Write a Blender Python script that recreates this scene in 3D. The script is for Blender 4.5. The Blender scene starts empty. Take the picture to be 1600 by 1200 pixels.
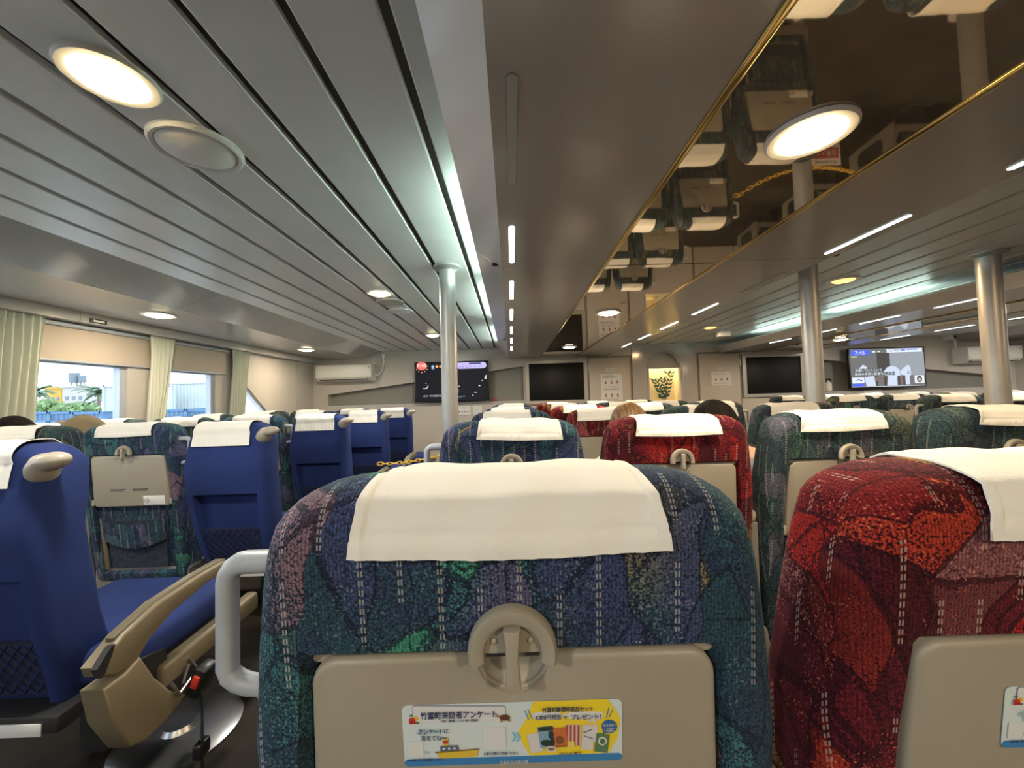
import bpy, bmesh, math, random
from mathutils import Vector, Matrix

# ------------------------------------------------------------------ scene, camera, sky, exposure
S = bpy.context.scene
C = S.collection
PI = math.pi
random.seed(7)

ZC = 1.25                       # eye height of the seated viewer
FPX = 600.0                     # focal length in pixels of the 1600 px wide frame
PITCH, ROLL, YAW = math.atan(22 / 600), 0.029, 1.6 / 600
_f = Vector((math.sin(YAW) * math.cos(PITCH), math.cos(YAW) * math.cos(PITCH), math.sin(PITCH)))
_r0 = Vector((math.cos(YAW), -math.sin(YAW), 0))
_u0 = _r0.cross(_f)
CR = _r0 * math.cos(ROLL) - _u0 * math.sin(ROLL)
CU = _u0 * math.cos(ROLL) + _r0 * math.sin(ROLL)
CF = _f
CAM = Vector((0, 0, ZC))
cd = bpy.data.cameras.new('camera')
cd.sensor_fit = 'HORIZONTAL'
cd.sensor_width = 36.0
cd.lens = 36.0 * FPX / 1600.0
cd.clip_start = 0.02
cam = bpy.data.objects.new('camera', cd)
C.objects.link(cam)
cam.matrix_world = Matrix(((CR.x, CU.x, -CF.x, CAM.x), (CR.y, CU.y, -CF.y, CAM.y), (CR.z, CU.z, -CF.z, CAM.z), (0, 0, 0, 1)))
S.camera = cam


def P(u, v, Y):
    """world point seen at photo pixel (u, v) on the plane y = Y"""
    d = CR * ((u - 800) / FPX) - CU * ((v - 600) / FPX) + CF
    return CAM + d * (Y / d.y)


S.view_settings.view_transform = 'Standard'
S.view_settings.look = 'None'
S.view_settings.gamma = 1.0
S.view_settings.use_curve_mapping = False
S.view_settings.exposure = 0.27
S.cycles.use_denoising = True

W = bpy.data.worlds.new('overcast_sky')
S.world = W
W.use_nodes = True
wn = W.node_tree
bg = wn.nodes['Background']
tc = wn.nodes.new('ShaderNodeTexCoord')
sep = wn.nodes.new('ShaderNodeSeparateXYZ')
rmp = wn.nodes.new('ShaderNodeValToRGB')
wn.links.new(tc.outputs['Generated'], sep.inputs[0])
wn.links.new(sep.outputs['Z'], rmp.inputs[0])
rmp.color_ramp.elements[0].color = (0.86, 0.93, 1.0, 1)
rmp.color_ramp.elements[1].color = (0.60, 0.80, 1.0, 1)
wn.links.new(rmp.outputs[0], bg.inputs[0])
bg.inputs[1].default_value = 4.2
LAMP = 2.1                      # overall scale of the cabin lamps


# ------------------------------------------------------------------ materials
def mat(name, col, rough=0.5, metal=0.0, spec=0.5, emit=None, es=0.0, noise=None, bump=None, coat=0.0, trans=0.0):
    m = bpy.data.materials.new(name)
    m.use_nodes = True
    nt = m.node_tree
    b = nt.nodes['Principled BSDF']
    b.inputs['Base Color'].default_value = (*col, 1)
    b.inputs['Roughness'].default_value = rough
    b.inputs['Metallic'].default_value = metal
    b.inputs['Specular IOR Level'].default_value = spec
    b.inputs['Coat Weight'].default_value = coat
    b.inputs['Coat Roughness'].default_value = 0.08
    if trans:
        b.inputs['Transmission Weight'].default_value = trans
    if emit:
        b.inputs['Emission Color'].default_value = (*emit, 1)
        b.inputs['Emission Strength'].default_value = es
    if noise or bump:
        t = nt.nodes.new('ShaderNodeTexCoord')
    if noise:                   # (scale, amount): gentle procedural mottling of the colour
        n = nt.nodes.new('ShaderNodeTexNoise')
        n.inputs['Scale'].default_value = noise[0]
        n.inputs['Detail'].default_value = 4
        nt.links.new(t.outputs['Object'], n.inputs['Vector'])
        mr = nt.nodes.new('ShaderNodeMapRange')
        mr.inputs['From Min'].default_value = 0.3
        mr.inputs['From Max'].default_value = 0.7
        mr.inputs['To Min'].default_value = 1 - noise[1]
        mr.inputs['To Max'].default_value = 1 + noise[1]
        nt.links.new(n.outputs[0], mr.inputs[0])
        mx = nt.nodes.new('ShaderNodeVectorMath')
        mx.operation = 'SCALE'
        mx.inputs[0].default_value = col
        nt.links.new(mr.outputs[0], mx.inputs['Scale'])
        nt.links.new(mx.outputs[0], b.inputs['Base Color'])
    if bump:                    # (scale, strength)
        n2 = nt.nodes.new('ShaderNodeTexNoise')
        n2.inputs['Scale'].default_value = bump[0]
        n2.inputs['Detail'].default_value = 3
        nt.links.new(t.outputs['Object'], n2.inputs['Vector'])
        bp = nt.nodes.new('ShaderNodeBump')
        bp.inputs['Strength'].default_value = bump[1]
        bp.inputs['Distance'].default_value = 0.002
        nt.links.new(n2.outputs[0], bp.inputs['Height'])
        nt.links.new(bp.outputs[0], b.inputs['Normal'])
    return m


def fabric(name, palette, vein, stitch, speck, seed):
    """moquette with overlapping leaves, dark veins, rows of pale double stitches"""
    m = bpy.data.materials.new(name)
    m.use_nodes = True
    nt = m.node_tree
    N, L = nt.nodes.new, nt.links.new
    b = nt.nodes['Principled BSDF']
    b.inputs['Roughness'].default_value = 0.95
    b.inputs['Specular IOR Level'].default_value = 0.15
    b.inputs['Sheen Weight'].default_value = 0.12
    b.inputs['Sheen Roughness'].default_value = 0.5
    b.inputs['Sheen Tint'].default_value = (*[min(1, c * 2 + .25) for c in palette[3][1]], 1)
    t = N('ShaderNodeTexCoord')
    oi = N('ShaderNodeObjectInfo')

    def math_(op, a, bb=None, cc=None):
        n = N('ShaderNodeMath')
        n.operation = op
        for i, x in enumerate((a, bb, cc)):
            if x is None:
                continue
            if isinstance(x, (int, float)):
                n.inputs[i].default_value = x
            else:
                L(x, n.inputs[i])
        return n.outputs[0]

    off = math_('MULTIPLY', oi.outputs['Random'], 3.0)
    cmb = N('ShaderNodeCombineXYZ')
    L(off, cmb.inputs[0]); L(off, cmb.inputs[2])
    cmb.inputs[1].default_value = seed * 1.7
    base = N('ShaderNodeVectorMath'); base.operation = 'ADD'
    L(t.outputs['Object'], base.inputs[0]); L(cmb.outputs[0], base.inputs[1])
    nz = N('ShaderNodeTexNoise')
    nz.inputs['Scale'].default_value = 5.5
    nz.inputs['Detail'].default_value = 1.5
    L(base.outputs[0], nz.inputs['Vector'])
    sc = N('ShaderNodeVectorMath'); sc.operation = 'SCALE'
    sc.inputs['Scale'].default_value = 0.16
    L(nz.outputs['Color'], sc.inputs[0])
    wv = N('ShaderNodeVectorMath'); wv.operation = 'ADD'
    L(base.outputs[0], wv.inputs[0]); L(sc.outputs[0], wv.inputs[1])

    def leaf(rot, scale, sx):
        mp = N('ShaderNodeMapping')
        mp.inputs['Rotation'].default_value = rot
        mp.inputs['Scale'].default_value = (sx, 1.0, 1.0)
        L(wv.outputs[0], mp.inputs[0])
        v1 = N('ShaderNodeTexVoronoi'); v1.inputs['Scale'].default_value = scale
        L(mp.outputs[0], v1.inputs['Vector'])
        v2 = N('ShaderNodeTexVoronoi'); v2.feature = 'DISTANCE_TO_EDGE'
        v2.inputs['Scale'].default_value = scale
        L(mp.outputs[0], v2.inputs['Vector'])
        return v1, v2.outputs['Distance']

    n3 = N('ShaderNodeTexNoise'); n3.inputs['Scale'].default_value = 380; n3.inputs['Detail'].default_value = 1.5
    L(t.outputs['Object'], n3.inputs['Vector'])
    n4 = N('ShaderNodeTexNoise'); n4.inputs['Scale'].default_value = 14; n4.inputs['Detail'].default_value = 2
    L(base.outputs[0], n4.inputs['Vector'])
    so = N('ShaderNodeSeparateXYZ'); L(t.outputs['Object'], so.inputs[0])
    sn = N('ShaderNodeSeparateXYZ'); L(t.outputs['Normal'], sn.inputs[0])
    side = math_('GREATER_THAN', math_('ABSOLUTE', sn.outputs[0]), 0.75)
    uu = N('ShaderNodeMix'); uu.data_type = 'FLOAT'
    L(side, uu.inputs['Factor']); L(so.outputs[0], uu.inputs[2]); L(so.outputs[1], uu.inputs[3])
    u = uu.outputs[0]

    def mix(fac, a, bb):
        n = N('ShaderNodeMix'); n.data_type = 'RGBA'
        for k, x in ((0, fac), (6, a), (7, bb)):
            if isinstance(x, (int, float)):
                n.inputs[k].default_value = x
            elif isinstance(x, tuple):
                n.inputs[k].default_value = (*x, 1)
            else:
                L(x, n.inputs[k])
        return n.outputs[2]

    def smooth(x, lo, hi):
        n = N('ShaderNodeMapRange'); n.clamp = True
        n.inputs['From Min'].default_value = lo; n.inputs['From Max'].default_value = hi
        L(x, n.inputs[0])
        return n.outputs[0]

    def ramp(x, pal):
        rp = N('ShaderNodeValToRGB')
        cr = rp.color_ramp
        cr.interpolation = 'CONSTANT'
        while len(cr.elements) < len(pal):
            cr.elements.new(0.5)
        for e, (p, c) in zip(cr.elements, pal):
            e.position = p
            e.color = (*c, 1)
        L(x, rp.inputs[0])
        return rp.outputs[0]

    speckle = math_('SUBTRACT', n3.outputs[0], 0.5)
    # ground of the cloth: two dark shades, speckled
    col = mix(smooth(math_('ADD', n4.outputs[0], math_('MULTIPLY', speckle, 1.2)), 0.42, 0.62), palette[0][1], palette[1][1])
    ribs = math_('ADD', math_('MULTIPLY', math_('SINE', math_('MULTIPLY', u, 1700.0)), 0.22), 0.85)
    dark = None
    for rot, scale, sx, gdir in (((0, 0.75, 0), 6.5, 2.1, (.8, .3, .6)), ((0, -0.6, 0.2), 5.6, 1.9, (-.6, .3, .8)), ((0, 1.5, 0.1), 7.5, 2.0, (.3, .5, -.9))):
        v1, edge = leaf(rot, scale, sx)
        sp = N('ShaderNodeSeparateColor'); L(v1.outputs['Color'], sp.inputs[0])
        # a leaf shows its colour on one flank and dissolves into specks on the other
        df = N('ShaderNodeVectorMath'); df.operation = 'SUBTRACT'
        mpv = [l.from_socket for l in nt.links if l.to_socket == v1.inputs['Vector']][0]
        scl = N('ShaderNodeVectorMath'); scl.operation = 'SCALE'; scl.inputs['Scale'].default_value = 1.0
        L(mpv, df.inputs[0]); L(v1.outputs['Position'], df.inputs[1])
        dt = N('ShaderNodeVectorMath'); dt.operation = 'DOT_PRODUCT'
        L(df.outputs[0], dt.inputs[0]); dt.inputs[1].default_value = gdir
        grad = math_('MULTIPLY', dt.outputs['Value'], scale * 0.9)
        m_ = math_('ADD', math_('ADD', grad, math_('MULTIPLY', speckle, 2.6)), math_('SUBTRACT', math_('MULTIPLY', sp.outputs[2], 0.9), 0.45))
        fac = smooth(m_, -0.12, 0.22)
        lc = N('ShaderNodeVectorMath'); lc.operation = 'SCALE'
        L(ramp(sp.outputs[0], palette), lc.inputs[0]); L(ribs, lc.inputs['Scale'])
        here = math_('GREATER_THAN', sp.outputs[1], 0.42)          # not every cell carries a leaf
        col = mix(math_('MULTIPLY', math_('MULTIPLY', fac, here), 0.92), col, lc.outputs[0])
        vn = math_('MULTIPLY', math_('LESS_THAN', math_('ADD', edge, math_('MULTIPLY', speckle, 0.05)), 0.024), here)
        dark = vn if dark is None else math_('MAXIMUM', dark, vn)
    col = mix(math_('MULTIPLY', dark, 0.75), col, vein)
    # fine speckle of the woven pile varies the tone, a few pale flecks
    fl = math_('MULTIPLY', math_('GREATER_THAN', n3.outputs[0], 0.655), math_('GREATER_THAN', n4.outputs[0], 0.52))
    col = mix(math_('MULTIPLY', fl, 0.45), col, speck)
    mr = N('ShaderNodeMapRange')
    mr.inputs['From Min'].default_value = 0.3; mr.inputs['From Max'].default_value = 0.7
    mr.inputs['To Min'].default_value = 0.45; mr.inputs['To Max'].default_value = 1.6
    L(n3.outputs[0], mr.inputs[0])
    vm = N('ShaderNodeVectorMath'); vm.operation = 'SCALE'
    L(col, vm.inputs[0]); L(mr.outputs[0], vm.inputs['Scale'])
    col = vm.outputs[0]
    # double stitched pale dashes running up the seat
    s = math_('ADD', so.outputs[2], so.outputs[1])
    cell = math_('ADD', math_('DIVIDE', u, 0.0385), 100.28)
    fx = math_('ABSOLUTE', math_('SUBTRACT', math_('FRACT', cell), 0.5))
    line = math_('MULTIPLY', math_('LESS_THAN', fx, 0.062), math_('GREATER_THAN', fx, 0.018))
    dash = math_('LESS_THAN', math_('FRACT', math_('MULTIPLY', s, 120.0)), 0.62)
    fl_ = math_('FLOOR', cell)
    c2 = N('ShaderNodeCombineXYZ')
    L(math_('MULTIPLY', fl_, 7.31), c2.inputs[0]); L(math_('MULTIPLY', s, 11.0), c2.inputs[1]); L(off, c2.inputs[2])
    nm = N('ShaderNodeTexNoise'); nm.inputs['Scale'].default_value = 1.0; nm.inputs['Detail'].default_value = 0
    L(c2.outputs[0], nm.inputs['Vector'])
    on = math_('GREATER_THAN', nm.outputs[0], 0.5)
    st = math_('MULTIPLY', math_('MULTIPLY', line, dash), math_('MULTIPLY', on, 0.5))
    L(mix(st, col, stitch), b.inputs['Base Color'])
    bp = N('ShaderNodeBump')
    bp.inputs['Strength'].default_value = 0.5; bp.inputs['Distance'].default_value = 0.0025
    L(n3.outputs[0], bp.inputs['Height'])
    L(bp.outputs[0], b.inputs['Normal'])
    return m


M = {}
navy, dteal, slate, teal = (.022, .035, .075), (.024, .060, .082), (.088, .083, .165), (.042, .135, .15)
M['fab_blue'] = fabric('blue_green_leaf_moquette', [(0, navy), (.15, dteal), (.26, slate), (.42, teal), (.58, (.045, .06, .14)), (.775, (.05, .24, .16)),
                       (.82, (.19, .115, .15)), (.875, (.05, .10, .12)), (.96, (.2, .17, .08))], (.010, .013, .030), (.52, .50, .46), (.16, .2, .24), 5)
M['fab_green'] = fabric('green_grey_leaf_moquette', [(0, (.026, .038, .055)), (.12, (.030, .060, .062)), (.30, (.085, .085, .115)), (.48, (.048, .085, .095)), (.62, (.035, .050, .065)),
                        (.76, (.070, .16, .095)), (.84, (.12, .10, .10)), (.91, (.06, .10, .10)), (.97, (.13, .14, .07))], (.012, .018, .026), (.45, .46, .42), (.2, .24, .22), 2)
M['fab_red'] = fabric('red_leaf_moquette', [(0, (.052, .007, .013)), (.10, (.10, .010, .017)), (.22, (.30, .018, .016)), (.45, (.17, .012, .016)), (.60, (.34, .036, .018)),
                      (.76, (.32, .10, .028)), (.82, (.32, .19, .055)), (.87, (.22, .085, .09)), (.93, (.32, .018, .017))], (.020, .004, .008), (.55, .42, .36), (.5, .2, .09), 3)
M['blue'] = mat('blue_upholstery', (.015, .030, .130), .85, spec=.25, noise=(3.5, .22), bump=(900, .15))
M['blue_net'] = mat('dark_blue_net', (.012, .016, .05), .9)
M['fab_net'] = mat('dark_pocket_net', (.02, .03, .05), .95, noise=(70, .5), bump=(90, .9))
M['cloth'] = mat('white_cotton_cover', (.80, .79, .745), .9, spec=.2, bump=(600, .35))
M['beige'] = mat('beige_plastic', (.335, .305, .245), .42, noise=(9, .03))
M['tan'] = mat('tan_plastic', (.175, .145, .095), .4)
M['tan_dark'] = mat('tan_plastic_worn_pad', (.11, .095, .063), .45)
M['ivory'] = mat('ivory_knob_plastic', (.36, .325, .265), .35)
M['grey_pl'] = mat('grey_plastic', (.22, .205, .18), .45)
M['grey_dark'] = mat('dark_grey_metal', (.020, .020, .021), .5)
M['white_pl'] = mat('white_grey_plastic_handle', (.36, .39, .435), .4, noise=(60, .05))
M['chrome'] = mat('brushed_chrome', (.40, .40, .41), .3, metal=1)
M['alu'] = mat('satin_aluminium', (.48, .48, .475), .42, metal=.5, noise=(14, .06))
M['black'] = mat('black_plastic', (.008, .008, .009), .35)
M['belt_red'] = mat('red_button', (.5, .03, .02), .4)
M['slat'] = mat('painted_ceiling_slat', (.76, .77, .77), .35, noise=(6, .03))
M['groove'] = mat('ceiling_groove', (.11, .105, .09), .7)
M['panel'] = mat('grey_brown_laminate', (.44, .41, .375), .2, noise=(2.5, .03))
M['panel_l'] = mat('lavender_grey_laminate', (.52, .51, .515), .2)
M['seam'] = mat('dark_seam', (.03, .028, .025), .8)
M['wall'] = mat('beige_grey_laminate_wall', (.50, .46, .42), .28, noise=(5, .02))
M['wall_up'] = mat('grey_laminate_wall', (.42, .395, .385), .13, noise=(5, .02))
M['niche'] = mat('niche_grey', (.22, .215, .195), .5)
M['door'] = mat('beige_grey_door', (.44, .40, .36), .4)
M['floor'] = mat('worn_dark_floor', (.022, .0175, .014), .6, spec=.2, noise=(4, .5), bump=(40, .2))
M['mirror'] = mat('smoked_mirror', (.47, .40, .31), .025, metal=.82)
M['brass'] = mat('polished_brass', (.62, .44, .16), .16, metal=1)
M['win'] = mat('pale_window_frame', (.36, .385, .44), .4)
M['blind'] = mat('beige_roller_blind', (.42, .355, .29), .8)
M['curtain'] = mat('pale_green_curtain', (.60, .61, .52), .9, bump=(300, .2))
M['ac'] = mat('white_appliance_plastic', (.80, .785, .75), .35)
M['vent'] = mat('dark_vent', (.02, .02, .02), .6)
M['lamp_ring'] = mat('cream_lamp_ring', (.8, .77, .70), .35)
M['lamp'] = mat('warm_lamp_glass', (.9, .85, .7), .3, emit=(1.0, .78, .42), es=40)
M['lamp_o'] = mat('orange_lamp_glass', (.9, .8, .6), .3, emit=(1.0, .50, .16), es=1.7)
M['slot'] = mat('lit_slot_lens', (.8, .85, .82), .3, emit=(.90, 1.0, .95), es=4.5)
M['slot_off'] = mat('unlit_slot_lens', (.42, .44, .42), .35)
M['tube'] = mat('fluorescent_tube', (.9, 1, .95), .3, emit=(.72, 1.0, .84), es=62)
M['tube_dim'] = mat('older_fluorescent_tube', (.9, 1, .95), .3, emit=(.72, 1.0, .88), es=15)
M['speaker'] = mat('speaker_cloth', (.78, .76, .72), .6, noise=(8, .03))
M['screen'] = mat('black_screen_glass', (.006, .006, .007), .45, spec=.2)
M['silver'] = mat('silver_frame', (.42, .40, .38), .35, metal=.3)
M['paper'] = mat('white_paper', (.66, .66, .67), .7)
M['ink'] = mat('dark_ink', (.03, .03, .04), .8)
M['ink_red'] = mat('red_ink', (.38, .07, .06), .8)
M['chain'] = mat('yellow_chain', (.72, .47, .03), .4)
M['warm'] = mat('cream_niche_lining', (.70, .60, .38), .7)
M['leaf'] = mat('dark_green_leaf', (.012, .085, .07), .6)
M['skin'] = mat('skin', (.55, .34, .24), .5)
M['hair_blond'] = mat('brown_blond_hair', (.15, .08, .033), .45, bump=(160, .8))
M['hair_dark'] = mat('dark_brown_hair', (.010, .007, .006), .85, spec=.15, bump=(160, .8))
for _k in ('hair_blond', 'hair_dark'):
    _m = M[_k].node_tree
    _b = _m.nodes['Principled BSDF']
    _t = _m.nodes.new('ShaderNodeTexCoord'); _mp = _m.nodes.new('ShaderNodeMapping'); _nz = _m.nodes.new('ShaderNodeTexNoise'); _rp = _m.nodes.new('ShaderNodeValToRGB'); _bp = _m.nodes.new('ShaderNodeBump')
    _mp.inputs['Scale'].default_value = (130, 16, 9)
    _mp.inputs['Rotation'].default_value = (0, .35, .3)
    _nz.inputs['Scale'].default_value = 1; _nz.inputs['Detail'].default_value = 3
    _c = _b.inputs['Base Color'].default_value
    _rp.color_ramp.elements[0].position = .3; _rp.color_ramp.elements[0].color = (_c[0] * .3, _c[1] * .28, _c[2] * .25, 1)
    _rp.color_ramp.elements[1].position = .72; _rp.color_ramp.elements[1].color = (_c[0] * 1.6, _c[1] * 1.6, _c[2] * 1.6, 1)
    _bp.inputs['Strength'].default_value = .9; _bp.inputs['Distance'].default_value = .006
    for _x, _y in ((_t.outputs['Object'], _mp.inputs[0]), (_mp.outputs[0], _nz.inputs['Vector']), (_nz.outputs[0], _rp.inputs[0]), (_rp.outputs[0], _b.inputs['Base Color']), (_nz.outputs[0], _bp.inputs['Height']), (_bp.outputs[0], _b.inputs['Normal'])):
        _m.links.new(_x, _y)
M['cap'] = mat('olive_cap_cotton', (.22, .17, .10), .9)
M['shirt'] = mat('grey_shirt_cotton', (.22, .22, .24), .9)
M['shirt_w'] = mat('white_shirt_cotton', (.6, .6, .58), .9)
M['trousers'] = mat('dark_trousers', (.03, .035, .05), .9)
M['glass'] = None
g = bpy.data.materials.new('window_glass'); g.use_nodes = True
_n = g.node_tree
_n.nodes.clear()
_o = _n.nodes.new('ShaderNodeOutputMaterial'); _a = _n.nodes.new('ShaderNodeBsdfTransparent'); _b = _n.nodes.new('ShaderNodeBsdfGlossy'); _c = _n.nodes.new('ShaderNodeMixShader')
_a.inputs[0].default_value = (.93, .97, .98, 1); _b.inputs['Roughness'].default_value = .02; _c.inputs[0].default_value = .05
_n.links.new(_a.outputs[0], _c.inputs[1]); _n.links.new(_b.outputs[0], _c.inputs[2]); _n.links.new(_c.outputs[0], _o.inputs[0])
M['glass'] = g


def ink(name, col, emit=0.0):
    k = 'ink_%s_%.1f' % (name, emit)
    if k not in M:
        M[k] = mat(name + ('_screen_light' if emit else '_print'), col, .6, emit=col if emit else None, es=emit)
        if emit:
            M[k].node_tree.nodes['Principled BSDF'].inputs['Base Color'].default_value = (.01, .01, .01, 1)
    return M[k]


# ------------------------------------------------------------------ mesh helpers
def rrect(w, h, r, n=5, cx=0, cy=0):
    r = min(r, w / 2 - 1e-5, h / 2 - 1e-5)
    pts = []
    for (sx, sy, a0) in ((1, 1, 0), (-1, 1, 90), (-1, -1, 180), (1, -1, 270)):
        for i in range(n + 1):
            a = math.radians(a0 + 90 * i / n)
            pts.append((cx + sx * (w / 2 - r) + r * math.cos(a), cy + sy * (h / 2 - r) + r * math.sin(a)))
    return pts


def circ(r, n=24, cx=0, cy=0, ry=None):
    return [(cx + r * math.cos(2 * PI * i / n), cy + (ry or r) * math.sin(2 * PI * i / n)) for i in range(n)]


def inset(pts, d):
    n = len(pts)
    area = sum(pts[i][0] * pts[(i + 1) % n][1] - pts[(i + 1) % n][0] * pts[i][1] for i in range(n))
    sg = 1 if area > 0 else -1
    out = []
    for i in range(n):
        a, b, c = Vector(pts[i - 1]), Vector(pts[i]), Vector(pts[(i + 1) % n])
        e1 = (b - a); e2 = (c - b)
        e1 = e1.normalized() if e1.length > 1e-9 else Vector((0, 0))
        e2 = e2.normalized() if e2.length > 1e-9 else Vector((0, 0))
        nn = Vector((-e1.y - e2.y, e1.x + e2.x)) * sg
        if nn.length < 1e-6:
            out.append((b.x, b.y)); continue
        nn.normalize()
        out.append((b.x + nn.x * d, b.y + nn.y * d))
    return out


class MB:
    def __init__(self):
        self.v, self.f = [], []

    def add(self, vs, fs):
        k = len(self.v)
        self.v += [tuple(x) for x in vs]
        self.f += [tuple(k + i for i in f) for f in fs]
        return self

    def bm(self, b):
        b.verts.index_update()
        self.add([v.co.copy() for v in b.verts], [[v.index for v in f.verts] for f in b.faces])
        b.free()
        return self

    def box(self, c, s, bev=0.0, seg=2, rot=None):
        b = bmesh.new()
        bmesh.ops.create_cube(b, size=1)
        bmesh.ops.scale(b, vec=s, verts=b.verts)
        if bev:
            bmesh.ops.bevel(b, geom=list(b.edges), offset=min(bev, min(s) * .49), segments=seg, affect='EDGES', profile=.5)
        if rot:
            bmesh.ops.rotate(b, cent=(0, 0, 0), matrix=rot, verts=b.verts)
        bmesh.ops.translate(b, vec=c, verts=b.verts)
        return self.bm(b)

    def cyl(self, p0, p1, r0, r1=None, n=20, cap=True):
        r1 = r0 if r1 is None else r1
        p0, p1 = Vector(p0), Vector(p1)
        d = (p1 - p0).normalized()
        a = d.orthogonal().normalized(); b = d.cross(a)
        ring = lambda p, r: [p + (a * math.cos(2 * PI * i / n) + b * math.sin(2 * PI * i / n)) * r for i in range(n)]
        return self.loft([ring(p0, r0), ring(p1, r1)], cap, cap)

    def loft(self, rings, cap0=True, cap1=True, closed=False):
        n = len(rings[0])
        vs = [p for r in rings for p in r]
        fs = []
        m = len(rings)
        for j in range(m if closed else m - 1):
            for i in range(n):
                a, b = j * n + i, j * n + (i + 1) % n
                c, d = ((j + 1) % m) * n + (i + 1) % n, ((j + 1) % m) * n + i
                fs.append((a, b, c, d))
        if not closed:
            if cap0: fs.append(tuple(reversed(range(n))))
            if cap1: fs.append(tuple((m - 1) * n + i for i in range(n)))
        return self.add(vs, fs)

    def tube(self, path, r, n=10, closed=False, sx=1.0):
        pts = [Vector(p) for p in path]
        rings = []
        m = len(pts)
        prev = None
        for i, p in enumerate(pts):
            q0 = pts[i - 1] if (i or closed) else p
            q1 = pts[(i + 1) % m] if (i < m - 1 or closed) else p
            d = (q1 - q0).normalized()
            a = d.orthogonal().normalized() if prev is None else (prev - d * prev.dot(d)).normalized()
            prev = a
            b = d.cross(a)
            rings.append([p + (a * math.cos(2 * PI * k / n) * sx + b * math.sin(2 * PI * k / n)) * r for k in range(n)])
        return self.loft(rings, True, True, closed)

    def ell(self, c, r, nu=20, nv=12, rot=None):
        c = Vector(c)
        vs, fs = [], []
        for j in range(nv + 1):
            t = PI * j / nv
            for i in range(nu):
                a = 2 * PI * i / nu
                p = Vector((r[0] * math.sin(t) * math.cos(a), r[1] * math.sin(t) * math.sin(a), r[2] * math.cos(t)))
                if rot: p = rot @ p
                vs.append(c + p)
        for j in range(nv):
            for i in range(nu):
                fs.append((j * nu + i, (j + 1) * nu + i, (j + 1) * nu + (i + 1) % nu, j * nu + (i + 1) % nu))
        return self.add(vs, fs)

    def prism(self, pts, d0, d1, f, bev=0.0):
        """2-D outline extruded from depth d0 (front) to d1 (back); f(x, y, d) -> 3-D"""
        rings = []
        if bev:
            s = 1 if d1 > d0 else -1
            for k in range(4):
                a = PI / 2 * k / 3
                rings.append([f(x, y, d0 + s * bev * (1 - math.cos(a))) for x, y in inset(pts, bev * (1 - math.sin(a)))])
        else:
            rings.append([f(x, y, d0) for x, y in pts])
        rings.append([f(x, y, d1) for x, y in pts])
        return self.loft(rings)

    def lathe(self, prof, c, axis='Z', n=32):
        """prof: list of (radius, height)"""
        c = Vector(c)
        rings = []
        for r, h in prof:
            ring = []
            for i in range(n):
                a = 2 * PI * i / n
                p = (r * math.cos(a), r * math.sin(a), h)
                if axis == 'Y': p = (p[0], h, p[1])
                if axis == 'X': p = (h, p[0], p[1])
                ring.append(c + Vector(p))
            rings.append(ring)
        return self.loft(rings)

    def build(self, name, m, parent=None, loc=None, smooth=35, kind=None, label=None):
        me = bpy.data.meshes.new(name)
        me.from_pydata([tuple(v) for v in self.v], [], self.f)
        b = bmesh.new(); b.from_mesh(me)
        bmesh.ops.recalc_face_normals(b, faces=b.faces)
        b.to_mesh(me); b.free()
        if smooth:
            me.polygons.foreach_set('use_smooth', [True] * len(me.polygons))
            me.set_sharp_from_angle(angle=math.radians(smooth))
        me.materials.append(M[m] if isinstance(m, str) else m)
        o = bpy.data.objects.new(name, me)
        C.objects.link(o)
        if parent: o.parent = parent
        if loc is not None: o.location = loc
        if kind: o['kind'] = kind
        if label: o['label'] = label
        return o


def tag(o, label, cat, group=None, kind=None):
    o['label'] = label
    o['category'] = cat
    if group: o['group'] = group
    if kind: o['kind'] = kind
    return o


def thing(name, label, cat, loc=(0, 0, 0), group=None):
    o = bpy.data.objects.new(name, None)
    C.objects.link(o)
    o.location = loc
    o.empty_display_size = .1
    return tag(o, label, cat, group)


def dup(o, loc=None, parent=None):
    c = o.copy()
    C.objects.link(c)
    if parent: c.parent = parent
    if loc is not None: c.location = loc
    for ch in list(o.children):
        dup(ch, None, c)
    return c


def structure(mb, name, m, smooth=30):
    return mb.build(name, m, smooth=smooth, kind='structure')


def holed(name, outer, holes, f, thick, m, kind='structure', parent=None):
    """flat sheet with holes, extruded; f(x, y, d) -> 3-D with d in [0, thick]"""
    cu = bpy.data.curves.new('sheet', 'CURVE')
    cu.dimensions = '2D'; cu.fill_mode = 'BOTH'; cu.extrude = .5
    for lp in [outer] + holes:
        sp_ = cu.splines.new('POLY')
        sp_.points.add(len(lp) - 1)
        for p, (x, y) in zip(sp_.points, lp):
            p.co = (x, y, 0, 1)
        sp_.use_cyclic_u = True
    o = bpy.data.objects.new('sheet', cu); C.objects.link(o)
    dg = bpy.context.evaluated_depsgraph_get()
    me = o.evaluated_get(dg).to_mesh()
    mb = MB().add([f(v.co.x, v.co.y, (v.co.z + .5) * thick) for v in me.vertices], [tuple(p.vertices) for p in me.polygons])
    o.evaluated_get(dg).to_mesh_clear()
    bpy.data.objects.remove(o); bpy.data.curves.remove(cu)
    return mb.build(name, m, parent, smooth=30, kind=kind)


_TXT = {}


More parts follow.
